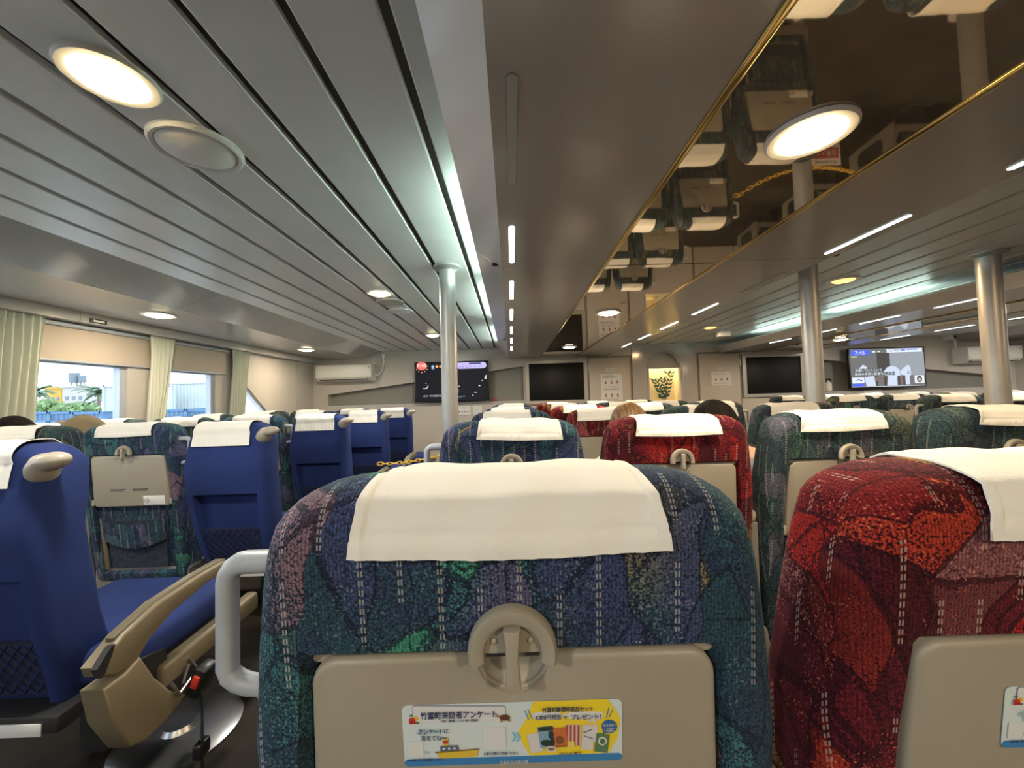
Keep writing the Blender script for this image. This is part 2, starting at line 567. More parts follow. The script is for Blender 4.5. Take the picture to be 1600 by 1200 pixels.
def text2d(body, size, width=None):
    """flat glyph outlines, centred on 0,0: list of verts (x, y), faces"""
    key = body
    if key not in _TXT:
        cu = bpy.data.curves.new('txt', 'FONT')
        cu.body = body; cu.align_x = 'CENTER'; cu.align_y = 'CENTER'; cu.size = 1; cu.resolution_u = 3
        o = bpy.data.objects.new('txt', cu); C.objects.link(o)
        dg = bpy.context.evaluated_depsgraph_get()
        me = o.evaluated_get(dg).to_mesh()
        vs = [(v.co.x, v.co.y) for v in me.vertices]
        fs = [tuple(p.vertices) for p in me.polygons]
        o.evaluated_get(dg).to_mesh_clear()
        bpy.data.objects.remove(o); bpy.data.curves.remove(cu)
        if vs:
            x0, x1 = min(v[0] for v in vs), max(v[0] for v in vs)
            y0, y1 = min(v[1] for v in vs), max(v[1] for v in vs)
            vs = [(x - (x0 + x1) / 2, y - (y0 + y1) / 2) for x, y in vs]
        _TXT[key] = (vs, fs)
    vs, fs = _TXT[key]
    sx = size
    if width and vs:
        sx = width / max(1e-6, max(v[0] for v in vs) - min(v[0] for v in vs))
    return [(x * sx, y * size) for x, y in vs], fs


def put_text(mb, body, size, cx, cy, f, width=None, rot=0.0, bold=0.0):
    vs, fs = text2d(body, size, width)
    c, s = math.cos(rot), math.sin(rot)
    for dx, dy in ([(0, 0)] if not bold else [(-bold, 0), (bold, 0), (0, bold), (0, -bold)]):
        mb.add([f(cx + dx + x * c - y * s, cy + dy + x * s + y * c) for x, y in vs], fs)


def flat(mb, pts, f):
    return mb.add([f(x, y) for x, y in pts], [tuple(range(len(pts)))])


ORD = ['nearest', 'second', 'third', 'fourth', 'fifth', 'sixth', 'seventh', 'eighth']


# ------------------------------------------------------------------ the cabin shell
Y0, YF = -5.0, 6.9               # rear and front of the cabin that is built
XL, XR = -3.55, 9.1
ZS, ZP = ZC + .90, ZC + .71      # slatted ceiling, flat ceiling panels
ZB = ZC + .79                    # soffit over the windows
XM = (XL + XR) / 2               # middle of the cabin


def xyz(x, y, d):
    return (x, y, d)


structure(MB().box((XM, (Y0 + YF) / 2, -.05), (XR - XL + .6, YF - Y0 + .6, .1)), 'floor', 'floor')
# backing over the slats
structure(MB().box((XM, (Y0 + YF) / 2, ZS + .06), (XR - XL + .6, YF - Y0 + .6, .06)), 'ceiling', 'groove')


def slats(name, x0, x1, edges, joints):
    """painted slats between groove lines; joints cut them crosswise"""
    mb = MB()
    xs = [x0] + sorted(e for e in edges if x0 < e < x1) + [x1]
    ys = [Y0] + joints + [YF]
    for a, b in zip(xs[:-1], xs[1:]):
        for c, d in zip(ys[:-1], ys[1:]):
            mb.box(((a + b) / 2, (c + d) / 2, ZS + .012), (b - a - .029, d - c - .004, .024), .005, 2)
    return structure(mb, name, 'slat', smooth=0)


slats('ceiling_slats_left', -2.42, .3, [-.266 - .2285 * i for i in range(0, 10)], [4.1])
slats('ceiling_slats_centre', 1.5, 4.1, [XM - .114 + .2285 * i for i in range(-6, 8)], [4.1])
slats('ceiling_slats_right', 5.3, XR, [2 * XM + .266 + .2285 * i for i in range(0, 10)], [4.1])


def ceiling_panel(name, x0, x1, sign):
    """flat grey panel with sloped edges, hung under the slats, split by seams"""
    ys = [Y0, 2.06, 4.75, YF - .002]
    mb = MB()
    for a, b in zip(ys[:-1], ys[1:]):
        a, b = a + .002, b - .002
        prof = [(x0 - .138, ZP + .09), (x0, ZP), (x1, ZP), (x1 + .138, ZP + .09), (x1 + .132, ZP + .098), (x1 - .003, ZP + .010), (x0 + .003, ZP + .010), (x0 - .132, ZP + .098)]
        mb.loft([[(x, a, z) for x, z in prof], [(x, b, z) for x, z in prof]])
    o = structure(mb, name, 'panel', smooth=10)
    o.data.materials.append(M['panel_l'])
    for p in o.data.polygons:
        if abs(p.normal.x) > .4 and p.center.z > ZP + .02:
            p.material_index = 1
    sm = MB()
    for y in ys[1:-1]:
        sm.box(((x0 + x1) / 2, y, ZP + .018), (x1 - x0 + .1, .02, .012))
    structure(sm, 'trim_1' if sign > 0 else 'trim_2', 'seam')


PANELS = [(-.032, 1.75, 1), (2 * XM - 1.75, 2 * XM + .032, -1)]
ceiling_panel('ceiling_panel_left', *PANELS[0])
ceiling_panel('ceiling_panel_right', *PANELS[1])

# smoked ceiling mirrors, brass edged
for i, (x0, x1, sg) in enumerate(PANELS):
    cx = .843 if sg > 0 else 2 * XM - .843
    t = thing('ceiling_mirror', ['long smoked mirror set in the ceiling panel above the seats straight ahead',
                                 'smoked mirror set in the far right ceiling panel beyond the centre aisle'][i], 'mirror', (cx, 0, ZP), 'smoked ceiling mirrors')
    MB().box((0, (2.06 + Y0) / 2, -.003), (.618, 2.06 - Y0 - .002, .004)).box((0, (2.062 + YF) / 2, -.003), (.618, YF - 2.062 - .02, .004)).build('mirror_glass', 'mirror', t, smooth=0)
    for sx in (-1, 1):
        MB().box((sx * .315, (Y0 + YF) / 2, -.005), (.022, YF - Y0 - .01, .012), .005, 3).build('brass_edging', 'brass', t)


# slot lights in the two long edges of each panel
def slot_light(x, y, lit, label, group):
    t = thing('slot_light', label, 'light', (x, y, ZP), group)
    MB().prism(rrect(.026, .43, .012), -.0005, -.003, lambda a, b, d: (a, b, d)).build('lens', 'slot' if lit else 'slot_off', t)
    MB().prism(rrect(.030, .434, .014), .0, -.0015, lambda a, b, d: (a, b, d)).build('rim', 'grey_pl', t)


for k in range(7):
    y = 1.03 + .742 * k
    slot_light(.022, y, k > 0, ('unlit slot light nearest the viewer, beside the sloped left edge of the ceiling panel' if k == 0 else
               f'{ORD[k]} slot light ahead in the line along the left edge of the near ceiling panel'), 'slot lights on the left edge of the near panel')
    slot_light(1.67, y, k != 2, f'{ORD[k]} slot light ahead along the right edge of the mirrored ceiling panel', 'slot lights on the right edge of the near panel')
    if k > 2:
        slot_light(2 * XM - .022, y, True, f'{ORD[k - 3]} slot light along the outer edge of the far right ceiling panel', 'slot lights on the far panel outer edge')
        slot_light(2 * XM - 1.67, y, True, f'{ORD[k - 3]} slot light along the inner edge of the far right ceiling panel', 'slot lights on the far panel inner edge')
# fluorescent tubes lying inside the raised edges
for i, (x, ys) in enumerate(((-.06, (1.5, 2.95, 4.75)), (2 * XM - 1.76, (3.4, 4.75)))):
    for k, y in enumerate(ys):
        t = thing('fluorescent_tube', f'{ORD[k]} fluorescent tube glowing behind the {["left edge of the near ceiling panel", "inner edge of the far right ceiling panel"][i]}', 'light',
                  (x, y, ZP + (.112 if i == 0 else .102)), 'tubes hidden behind the ceiling panels')
        ln = 1.1 if i != 0 else 1.15
        MB().cyl((0, 0, 0), (0, ln, 0), .013, n=12).build('glass_tube', 'tube' if i == 0 else 'tube_dim', t)
        MB().cyl((0, -.03, 0), (0, -.001, 0), .015, n=12).cyl((0, ln + .001, 0), (0, ln + .03, 0), .015, n=12).box((0, -.02, -.045), (.02, .02, .07)).box((0, ln + .02, -.045), (.02, .02, .07)).build('end_cap', 'white_pl', t)

# left and right bulkheads and soffits above the windows
for sg, nm in ((1, 'left'), (-1, 'right')):
    fx = (lambda x: x) if sg > 0 else (lambda x: 2 * XM - x)
    mb = MB()
    ys = [Y0, 3.05, 5.45, YF - .002]
    for a, b in zip(ys[:-1], ys[1:]):
        prof = [(-2.30, ZS), (-2.66, ZB), (-3.42, ZB), (-3.42, ZC + .71), (XL, ZC + .71), (XL, ZC + .73), (-3.44, ZC + .73), (-3.44, ZB + .02), (-2.67, ZB + .02), (-2.36, ZS + .02)]
        mb.loft([[(fx(x), a + .002, z) for x, z in prof], [(fx(x), b - .002, z) for x, z in prof]])
    structure(mb, 'ceiling_soffit_' + nm, 'wall_up', smooth=10)

# side walls
LFT = lambda y, z, d: (XL - d, y, z)
W0 = [(-4.5, .95), (1.5, .95), (1.5, 1.68), (-4.5, 1.68)]
W1 = [(1.95, .95), (3.56, .95), (3.56, 1.68), (1.95, 1.68)]
W2 = [(3.93, .95), (4.62, .95), (4.62, 1.68), (3.93, 1.68)]
W3 = [(4.93, .95), (5.86, .95), (5.02, 1.63), (4.93, 1.63)]
holed('wall_left', [(Y0 - .1, 0), (YF + .3, 0), (YF + .3, ZS + .05), (Y0 - .1, ZS + .05)], [W0, W1, W2, W3], LFT, .12, 'wall')
structure(MB().box((XR + .06, (Y0 + YF) / 2, ZS / 2), (.12, YF - Y0 + .4, ZS + .1)), 'wall_right', 'wall')
structure(MB().box((XM, Y0 - .06, ZS / 2), (XR - XL + .3, .12, ZS + .1)), 'wall_back', 'wall')
structure(MB().box((XL + .004, 6.36, ZC / 2 + .36), (.008, .012, ZC + .72)), 'trim_3', 'wall_up')
for n, (w, lb) in enumerate(((W0, ''), (W1, ''), (W2, ''), (W3, ''))):
    t = bpy.data.objects.new('window_%d' % (n + 1), None); C.objects.link(t); t['kind'] = 'structure'
    ins = inset(w, .075 if n < 3 else .06)
    o = holed('window_frame', w, [ins], lambda y, z, d: (XL - .02 - d, y, z), .06, 'win', None, t)
    MB().prism(ins, XL - .05, XL - .056, lambda y, z, d: (d, y, z)).build('window_pane', 'glass', t)

# front wall, with two long niches and an arched one
FRT = lambda x, z, d: (x, YF + d, z)
nl = [(-3.29, 1.20), (.23, 1.20), (.23, 1.82), (-3.29, 1.40)]
nr = [(2 * XM - x, z) for x, z in nl]
a0, a1 = P(1014, 640, YF), P(1066.5, 640, YF)
at = P(1040, 549, YF).z
ar = (a1.x - a0.x) / 2
ax = (a0.x + a1.x) / 2
arch = [(ax - ar, .85), (ax + ar, .85)] + [(ax + ar * math.cos(PI * i / 20), at - ar + ar * math.sin(PI * i / 20)) for i in range(21)]
holed('wall_front', [(XL - .1, 0), (XR + .1, 0), (XR + .1, ZS + .05), (XL - .1, ZS + .05)], [nl, nr, arch], FRT, .12, 'wall')
structure(MB().box((nl[0][0] / 2 + .1, YF + .14, 1.5), (3.8, .04, .8)), 'wall_niche_left', 'niche')
structure(MB().box((2 * XM - (nl[0][0] / 2 + .1), YF + .14, 1.5), (3.8, .04, .8)), 'wall_niche_right', 'niche')
# raised facing of the front wall above and between the doors
b0, b1 = P(989, 600, YF - .03), P(1090, 600, YF - .03)
bz = P(1040, 541, YF - .03).z
fo = [(b0.x, .02), (b1.x, .02), (b1.x, bz), (b0.x, bz)]
holed('wall_centre_facing', fo, [[(x, z) for x, z in arch]], lambda x, z, d: (x, YF - .03 + d, z), .029, 'wall_up')
rim_o = [(ax - ar, .86), (ax - ar, at - ar)] + [(ax - ar * math.cos(PI * i / 20), at - ar + ar * math.sin(PI * i / 20)) for i in range(1, 20)] + [(ax + ar, at - ar), (ax + ar, .86)]
structure(MB().tube([(x, YF - .035, z) for x, z in rim_o], .017, 8), 'trim_4', 'win')
structure(MB().box((ax, YF + .33, 1.2), (ar * 2 + .12, .02, 1.8)).box((ax - ar - .02, YF + .22, 1.2), (.02, .2, 1.8)).box((ax + ar + .02, YF + .22, 1.2), (.02, .2, 1.8)).box((ax, YF + .22, .86), (ar * 2 + .1, .22, .02)).box((ax, YF + .22, 2.08), (ar * 2 + .1, .22, .02)), 'wall_arch_niche', 'warm')
hz = P(1040, 575.5, YF + .1).z
structure(MB().box((ax, YF + .13, (hz + 2.06) / 2), (ar * 2 + .02, .014, 2.06 - hz)), 'trim_5', 'wall_up')
# horizontal seams and mouldings on the front wall
structure(MB().box((-1.0, YF - .004, 2.06), (5.0, .010, .012)).box((-2.45, YF - .004, 1.79), (.012, .010, .52)).box((-1.5, YF - .006, 1.185), (3.7, .014, .02)).box((2 * XM + 1.5, YF - .006, 1.185), (3.7, .014, .02))
          .box((-2.45, YF - .004, .6), (.012, .010, 1.15)).box((2 * XM + 2.45, YF - .004, .6), (.012, .010, 1.15)), 'trim_6', 'panel_l')
# doors
for n, (u0, u1, vt) in enumerate(((921, 985, 559), (1093, 1156, 552.5))):
    p0, p1 = P(u0, 600, YF - .02), P(u1, 600, YF - .02)
    zt = P((u0 + u1) / 2, vt, YF - .02).z
    t = bpy.data.objects.new('door_%d' % (n + 1), None); C.objects.link(t); t['kind'] = 'structure'; t.location = ((p0.x + p1.x) / 2, YF - .02, 0)
    w = p1.x - p0.x
    MB().box((0, -.005, zt / 2 + .01), (w, .03, zt - .02), .004).build('door_leaf', 'door', t)
    MB().prism([(-w / 2 - .035, .005), (-w / 2 - .035, zt + .035), (w / 2 + .035, zt + .035), (w / 2 + .035, .005)], .008, .019, lambda a, b, d: (a, d, b)).build('door_frame', 'grey_pl', t)
    hx = -w / 2 - .005 if n == 0 else w / 2 + .005
    for hz_ in (zt - .17, .35):
        MB().cyl((hx, -.028, hz_ - .06), (hx, -.028, hz_ + .06), .014, n=12).build('hinge', 'alu', t)
    MB().box((-hx * .82, -.045, 1.02), (.12, .02, .025), .006).cyl((-hx * .9, -.045, 1.02), (-hx * .9, -.015, 1.02), .02, n=14).build('door_handle', 'alu', t)


# ------------------------------------------------------------------ lamps and fittings
def downlight(x, y, z, label, group, power=9.0, warm=(1.0, .95, .86), r=.075, m='lamp'):
    t = thing('downlight', label, 'light', (x, y, z), group)
    MB().lathe([(r * 1.42, 0), (r * 1.42, -.006), (r * 1.34, -.011), (r * 1.1, -.010), (r * 1.02, -.004), (r * 1.0, .0)], (0, 0, 0)).build('lamp_ring', 'lamp_ring', t)
    MB().lathe([(r, -.0035), (r * .97, -.012), (r * .8, -.019), (r * .4, -.023), (.002, -.024)], (0, 0, 0)).build('lamp_glass', m, t)
    ld = bpy.data.lights.new('lamp_light', 'AREA')
    ld.shape = 'DISK'; ld.size = r * 1.8; ld.energy = power * LAMP; ld.color = warm
    lo = bpy.data.objects.new('lamp_light', ld); C.objects.link(lo)
    lo.parent = t; lo.location = (0, 0, -.028)
    return t


for k, y in enumerate((1.01, 3.14, 5.27)):
    downlight(-1.06, y, ZS, ['bright round downlight nearest the viewer in the slatted left ceiling', 'second round downlight in the slatted left ceiling, before a flat vent',
                             'farthest round downlight in the slatted left ceiling, near the front wall'][k], 'downlights in the left slatted ceiling')
    downlight(XM, y, ZS, f'{ORD[k]} round orange downlight in the slatted centre ceiling over the middle aisle', 'downlights over the middle aisle', warm=(1, .66, .34), m='lamp_o')
for k, y in enumerate((1.03, 3.23, 5.43)):
    downlight(.843, y, ZP - .006, ['large bright downlight nearest the viewer set in the ceiling mirror', 'second downlight along the ceiling mirror, over the third row',
                                   'farthest downlight in the ceiling mirror, close to the black display'][k], 'downlights in the near ceiling mirror', power=8, warm=(1, .84, .60))
    downlight(2 * XM - .843, y, ZP - .006, f'{ORD[k]} downlight in the far right ceiling mirror', 'downlights in the far ceiling mirror', power=8, warm=(1, .84, .60))
for k, y in enumerate((1.1, 3.22, 5.55)):
    downlight(-2.95, y, ZB, ['downlight in the window soffit beside the leftmost curtain', 'downlight in the window soffit between the first two curtains',
                             'downlight in the window soffit near the wall air conditioner'][k], 'downlights in the window soffit', power=6, warm=(1, .86, .64), r=.085)
for k, (x, y) in enumerate(((-1.06, 1.30), (-1.06, 3.42), (-1.07, 3.78))):
    t = thing('ceiling_speaker', ['large round domed speaker in the slatted ceiling beside the nearest downlight', 'small round grey vent just beyond the second ceiling downlight',
                                  'white round disc in the ceiling beyond the grey vent'][k], 'speaker', (x, y, ZS), 'round covers in the left ceiling')
    rr = .135 if k == 0 else .12
    MB().lathe([(rr, 0), (rr, -.010), (rr * .94, -.017), (rr * .86, -.014), (rr * .84, -.010), (rr * .84, 0)], (0, 0, 0), n=40).build('rim', 'ac' if k != 1 else 'silver', t)
    MB().lathe([(rr * .835, -.006), (rr * .82, -.013), (rr * .6, -.026), (rr * .3, -.032), (.003, -.034)], (0, 0, 0), n=40).build('dome', 'speaker' if k == 0 else ('silver' if k == 1 else 'ac'), t)
for k, y in enumerate((3.14, 5.27)):  # right-hand lamps mirrored from the left, added to brighten that dark side
    downlight(2 * XM + 1.06, y, ZS, f'{ORD[k]} added downlight in the slatted right ceiling beyond the far panel', 'added downlights in the right slatted ceiling')
    downlight(2 * XM + 2.95, y + .1, ZB, f'{ORD[k]} added downlight in the right soffit', 'added downlights in the right soffit')
# the same lamp lines run on behind the viewer
for y in (-1.13, -3.27):
    downlight(-1.06, y, ZS, 'round downlight in the slatted left ceiling behind the viewer, ' + ('close' if y > -2 else 'farther') + ' of the two', 'downlights in the left slatted ceiling')
    downlight(XM, y, ZS, 'round orange downlight over the middle aisle behind the viewer, ' + ('close' if y > -2 else 'farther') + ' of the two', 'downlights over the middle aisle', warm=(1, .66, .34), m='lamp_o')
    downlight(.843, y, ZP - .006, 'downlight in the near ceiling mirror behind the viewer, ' + ('close' if y > -2 else 'farther') + ' of the two', 'downlights in the near ceiling mirror', power=8, warm=(1, .84, .60))
# support posts
for k, (x, y, r) in enumerate(((-.41, 2.57, .054), (2.035, 2.57, .054), (3.30, 2.6, .06))):
    t = thing('support_post', ['silver support post in the left aisle in front of the black television', 'silver support post at the right edge of the mirrored ceiling panel',
                               'silver support post at the right, before the white air conditioner'][k], 'post', (x, y, 0), 'round metal support posts')
    MB().cyl((0, 0, .012), (0, 0, ZS - .012), r, n=36, cap=False).build('post_tube', 'alu', t)
    MB().lathe([(r + .001, -.028), (r + .012, -.018), (r + .038, -.012), (r + .038, 0)], (0, 0, ZS - .0005), n=36).build('top_flange', 'alu', t)
    MB().lathe([(r + .04, .0), (r + .04, .012), (r + .001, .016)], (0, 0, 0), n=36).build('base_flange', 'alu', t)


# wall air conditioners
def air_conditioner(sg, label):
    p0, p1 = P(490, 571, YF - .24), P(582, 571, YF - .24)
    zt, zb = P(490, 571, YF - .24).z, P(490, 597, YF - .24).z
    w = p1.x - p0.x - .06
    cx = (p0.x + p1.x) / 2
    t = thing('air_conditioner', label, 'air conditioner', (cx if sg > 0 else 2 * XM - cx, YF, zb), 'wall air conditioners')
    h = zt - zb
    prof = [(-.002, .0), (-.14, .0), (-.20, .035), (-.235, .07), (-.24, h * .93), (-.22, h), (-.002, h)]
    MB().loft([[(-w / 2, y, z) for y, z in prof], [(w / 2, y, z) for y, z in prof]]).build('housing', 'ac', t, smooth=25)
    MB().box((-.01, -.243, h * .60), (w * .965, .006, h * .62), .002).build('front_panel', 'ac', t)
    MB().box((0, -.20, .03), (w * .86, .05, .022)).build('outlet', 'vent', t)
    MB().box((0, -.215, .028), (w * .84, .055, .005), rot=Matrix.Rotation(-.6, 3, 'X')).build('louvre', 'ac', t)
    MB().box((w * .46, -.247, h * .82), (.02, .004, .02), .002).build('badge', 'grey_pl', t)
    if sg < 0:
        return
    hx = (w / 2) * sg
    pts = [(hx * 1.0, -.03, h * .35), (hx + .05 * sg, -.03, h * .35), (hx + .13 * sg, -.03, h * .6), (hx + .16 * sg, -.03, h * 1.1), (hx + .15 * sg, -.03, h * 1.45)]
    MB().tube(pts, .016, 10).build('pipe', 'ac', t)
    MB().box((hx + .15 * sg, -.025, h * 1.55), (.05, .04, .07), .008).build('pipe_cover', 'ac', t)


air_conditioner(1, 'white wall air conditioner on the front wall beside the left windows')
air_conditioner(-1, 'white wall air conditioner on the front wall behind the rightmost post')

# security camera
p = P(1477, 527, YF)
t = thing('security_camera', 'small white dome security camera high on the wall left of the right air conditioner', 'camera', p)
MB().cyl((0, 0, 0), (0, -.05, 0), .07, .06, 24).build('mount', 'ac', t)
MB().ell((0, -.07, -.005), (.055, .06, .055)).build('dome', 'ac', t)
MB().cyl((.03, -.115, -.01), (.035, -.135, -.012), .025, .022, 16).build('lens', 'black', t)
MB().tube([(.06, -.03, -.03), (.13, -.03, -.05), (.15, -.02, -.12), (.15, -.015, -.32)], .018, 8).build('cable', 'ac', t)

# emergency light box on the centre ceiling
p = P(1136, 527, 5.3)
t = thing('emergency_light', 'small white emergency light box under the centre ceiling slats', 'light', (3.14, 5.6, ZS))
MB().box((0, 0, -.05), (.17, .10, .08), .012).build('box', 'ac', t)
MB().box((0, -.0525, -.055), (.14, .006, .055), .003).build('panel', 'paper', t)
MB().box((0, 0, -.006), (.10, .06, .012)).build('mount', 'ac', t)

# little framed plate on the window trim
p = P(154, 499, 3.18)
t = thing('switch_plate', 'small dark framed plate on the trim above the first blind', 'plate', (-3.42, 3.18, ZC + .735), None)
MB().box((.004, 0, .0), (.008, .13, .036), .002).build('plate_frame', 'grey_dark', t)
MB().box((.009, 0, .0), (.004, .085, .016), .001).build('plate_face', 'paper', t)


# televisions
def television(u0, v0, u1, v1, label, Y):
    p0, p1 = P(u0, v1, Y), P(u1, v0, Y)
    cx, cz = (p0.x + p1.x) / 2, (p0.z + p1.z) / 2
    w, h = p1.x - p0.x, p1.z - p0.z
    t = thing('television', label, 'television', (cx, Y, cz), 'wall televisions')
    MB().box((0, .02, 0), (w, .045, h), .006).build('casing', 'black', t)
    MB().box((0, .09, -.02), (.5, .10, .3), .01).box((0, .15, -.02), (.6, .02, .4)).build('wall_bracket', 'black', t)
    sw, sh = w * .965, h * .95
    f = lambda k: (lambda x, y: ((x - .5) * sw, -.0035 - .0006 * k, (.5 - y) * sh))
    return t, f, sw, sh


def tv_img(t, f, name, col, es, polys, k):
    mb = MB()
    for pl in polys:
        flat(mb, pl, f(k))
    return mb.build(name, screen_mat(col, es), t, smooth=0)


_sm = {}


def screen_mat(col, es):
    k = (tuple(round(c, 3) for c in col), es)
    if k not in _sm:
        _sm[k] = mat('screen_light_%d' % len(_sm), (.005, .005, .005), .5, spec=.08, emit=col, es=es)
    return _sm[k]


R = lambda x0, y0, x1, y1: [(x0, y0), (x1, y0), (x1, y1), (x0, y1)]
EL = lambda cx, cy, rx, ry, n=24: [(cx + rx * math.cos(2 * PI * i / n), cy + ry * math.sin(2 * PI * i / n)) for i in range(n)]
t, f, sw, sh = television(648.5, 563, 763, 629, 'black wall television showing a dark live concert, partly behind the left post', 6.78)
asp = sw / sh
tv_img(t, f, 'picture', (.010, .010, .014), 1, [R(0, 0, 1, 1)], 1)
burst = []
for i in range(12):
    a = 2 * PI * i / 12
    burst.append(EL(.085 + .085 * math.cos(a), .085 + .085 * asp * math.sin(a), .008, .014, 8))
tv_img(t, f, 'clock_badge', (.85, .16, .13), 1, [EL(.085, .075, .072, .11)], 2)
tv_img(t, f, 'clock_rays', (.85, .5, .25), 1, burst[:1] + burst[1:6], 2)
tv_img(t, f, 'weather_icons', (.35, .55, .9), 1, [EL(.24, .10, .02, .035), R(.222, .145, .262, .165)], 2)
tv_img(t, f, 'weather_sun', (.9, .45, .15), 1, [EL(.297, .10, .02, .035), EL(.345, .10, .015, .03)], 2)
tv_img(t, f, 'title_banner', (.55, .50, .85), 1, [[(.775 + x, .095 + y) for x, y in rrect(.425, .165, .06)]], 2)
tv_img(t, f, 'stage_glow', (.75, .62, .62), 1, [[(.10, .655), (.135, .66), (.16, .62), (.165, .575), (.172, .58), (.168, .64), (.14, .685), (.10, .675)], EL(.14, .53, .008, .012), R(.58, .70, .59, .78), EL(.60, .63, .01, .012), EL(.665, .90, .009, .013),
        [(.955, .45), (.975, .36), (.985, .35), (.985, .46)], EL(.925, .50, .008, .013), EL(.885, .63, .014, .016), R(.81, .80, .85, .815), EL(.79, .88, .008, .02)], 2)


def scr_text(t, f, name, items, col, es=1, k=4):
    mb = MB()
    for body, size, x, y, wd in items:
        g_ = f(k)
        # glyph y runs up while screen y runs down
        put_text(mb, body, size, x, -y, lambda a, b: g_(a, -b), width=wd)
    return mb.build(name, screen_mat(col, es), t, smooth=0)


scr_text(t, f, 'clock_digits', [('7:45', .12, .085, .065, .14)], (.95, .9, .9))
scr_text(t, f, 'banner_name', [('MISIA', .07, .655, .055, .12)], (.75, .25, .65))
scr_text(t, f, 'banner_title', [('台湾 日立てライブ♪', .075, .765, .125, .32)], (.10, .08, .45))
tv_img(t, f, 'banner_strip', (.06, .07, .22), 1, [R(.745, .02, .91, .065)], 3)
scr_text(t, f, 'lyric_line', [('♪セスト・ダンスは終わらない', .062, .235, .865, .27)], (.75, .82, .95))
scr_text(t, f, 'lyric_tail', [('ライブ', .06, .60, .91, .08)], (.25, .7, .95))
t, f, sw, sh = television(1328.5, 541, 1444, 607, 'wall television at the right showing baseball players in white', 6.78)
tv_img(t, f, 'picture', (.16, .16, .165), 1, [R(0, 0, 1, 1)], 1)
tv_img(t, f, 'grandstand', (.30, .33, .37), 1, [R(.54, .12, 1, .72)], 2)
tv_img(t, f, 'dark_gap', (.07, .065, .06), 1, [R(.36, .12, .53, .6), R(.33, .7, .36, 1), R(.44, .74, .48, 1), R(.63, .74, .66, 1), R(.70, .74, .74, 1)], 3)
tv_img(t, f, 'player_shirts', (.58, .66, .80), 1, [[(.12, .50), (.17, .41), (.22, .48), (.23, .52), (.12, .52)],
        [(.44, .62), (.49, .50), (.56, .46), (.62, .50), (.665, .60), (.665, .72), (.62, .74), (.62, .98), (.48, .98), (.50, .72), (.45, .70)],
        [(.67, .60), (.72, .52), (.78, .44), (.81, .52), (.81, .72), (.79, .74), (.79, .96), (.73, .96), (.73, .72), (.68, .70)],
        [(.18, .74), (.31, .72), (.33, .98), (.20, .98)]], 4)
tv_img(t, f, 'player_trim', (.28, .12, .10), 1, [R(.665, .72, .69, .9), R(.33, .74, .36, .85), R(.41, .74, .43, .9)], 5)
tv_img(t, f, 'clock_panel', (.09, .14, .75), 1, [R(.012, .03, .27, .17), R(.012, .91, .17, .985)], 5)
tv_img(t, f, 'white_boxes', (.72, .78, .88), 1, [R(.50, .02, .98, .115), R(.012, .75, .175, .90), R(.855, .73, .985, .93), R(.30, .07, .345, .1), R(.375, .07, .41, .095)], 5)
tv_img(t, f, 'caption_bars', (.09, .10, .11), 1, [R(.04, .52, .43, .595), R(.04, .62, .58, .70)], 5)
tv_img(t, f, 'mint_tag', (.5, .6, .25), 1, [R(.015, .185, .095, .22)], 5)
tv_img(t, f, 'inset_portrait', (.05, .03, .03), 1, [EL(.92, .83, .035, .085)], 6)
tv_img(t, f, 'inset_face', (.6, .42, .36), 1, [EL(.92, .84, .02, .045)], 7)
tv_img(t, f, 'logo_birds', (.05, .08, .5), 1, [EL(.095, .80, .02, .014), EL(.13, .825, .02, .014), EL(.065, .83, .015, .01)], 6)
tv_img(t, f, 'banner_blue', (.15, .25, .8), 1, [R(.685, .03, .75, .075), R(.77, .03, .92, .06)], 6)
tv_img(t, f, 'lower_line', (.7, .75, .8), 1, [R(.0, .988, 1, 1.0)], 6)
scr_text(t, f, 'clock_digits', [('7:45', .115, .135, .10, .13), ('ヒルズ', .04, .092, .875, .13)], (.85, .92, 1), k=7)
scr_text(t, f, 'captions', [('活躍していたという', .075, .235, .56, .36), ('最高の練習と監督なんです', .075, .31, .66, .52)], (.85, .9, .95), k=7)
scr_text(t, f, 'headline', [('八王子実践', .065, .59, .065, .16)], (.05, .06, .12), k=7)
scr_text(t, f, 'shirt_numbers', [('2', .14, .575, .66, .05), ('6', .14, .775, .64, .03)], (.08, .11, .16), k=7)

# blank displays set in the wall, silver framed
for k, (u0, v0, u1, v1, lb) in enumerate(((822, 561, 917, 632, 'blank black wall display in a silver frame, left of the posters'), (1162, 551, 1255, 621, 'blank black wall display in a silver frame, left of the right television'))):
    Y = YF - .03
    p0, p1 = P(u0, v1, Y), P(u1, v0, Y)
    w, h = p1.x - p0.x, p1.z - p0.z
    t = thing('wall_display', lb, 'display', ((p0.x + p1.x) / 2, YF, (p0.z + p1.z) / 2), 'blank wall displays')
    o = holed('display_frame', [(-w / 2, -h / 2), (w / 2, -h / 2), (w / 2, h / 2), (-w / 2, h / 2)], [rrect(w * .88, h * .85, .01)], lambda x, z, d: (x, -.045 + d, z), .044, 'silver', None, t)
    MB().box((0, -.02, 0), (w * .90, .03, h * .87), .002).build('screen', 'screen', t)


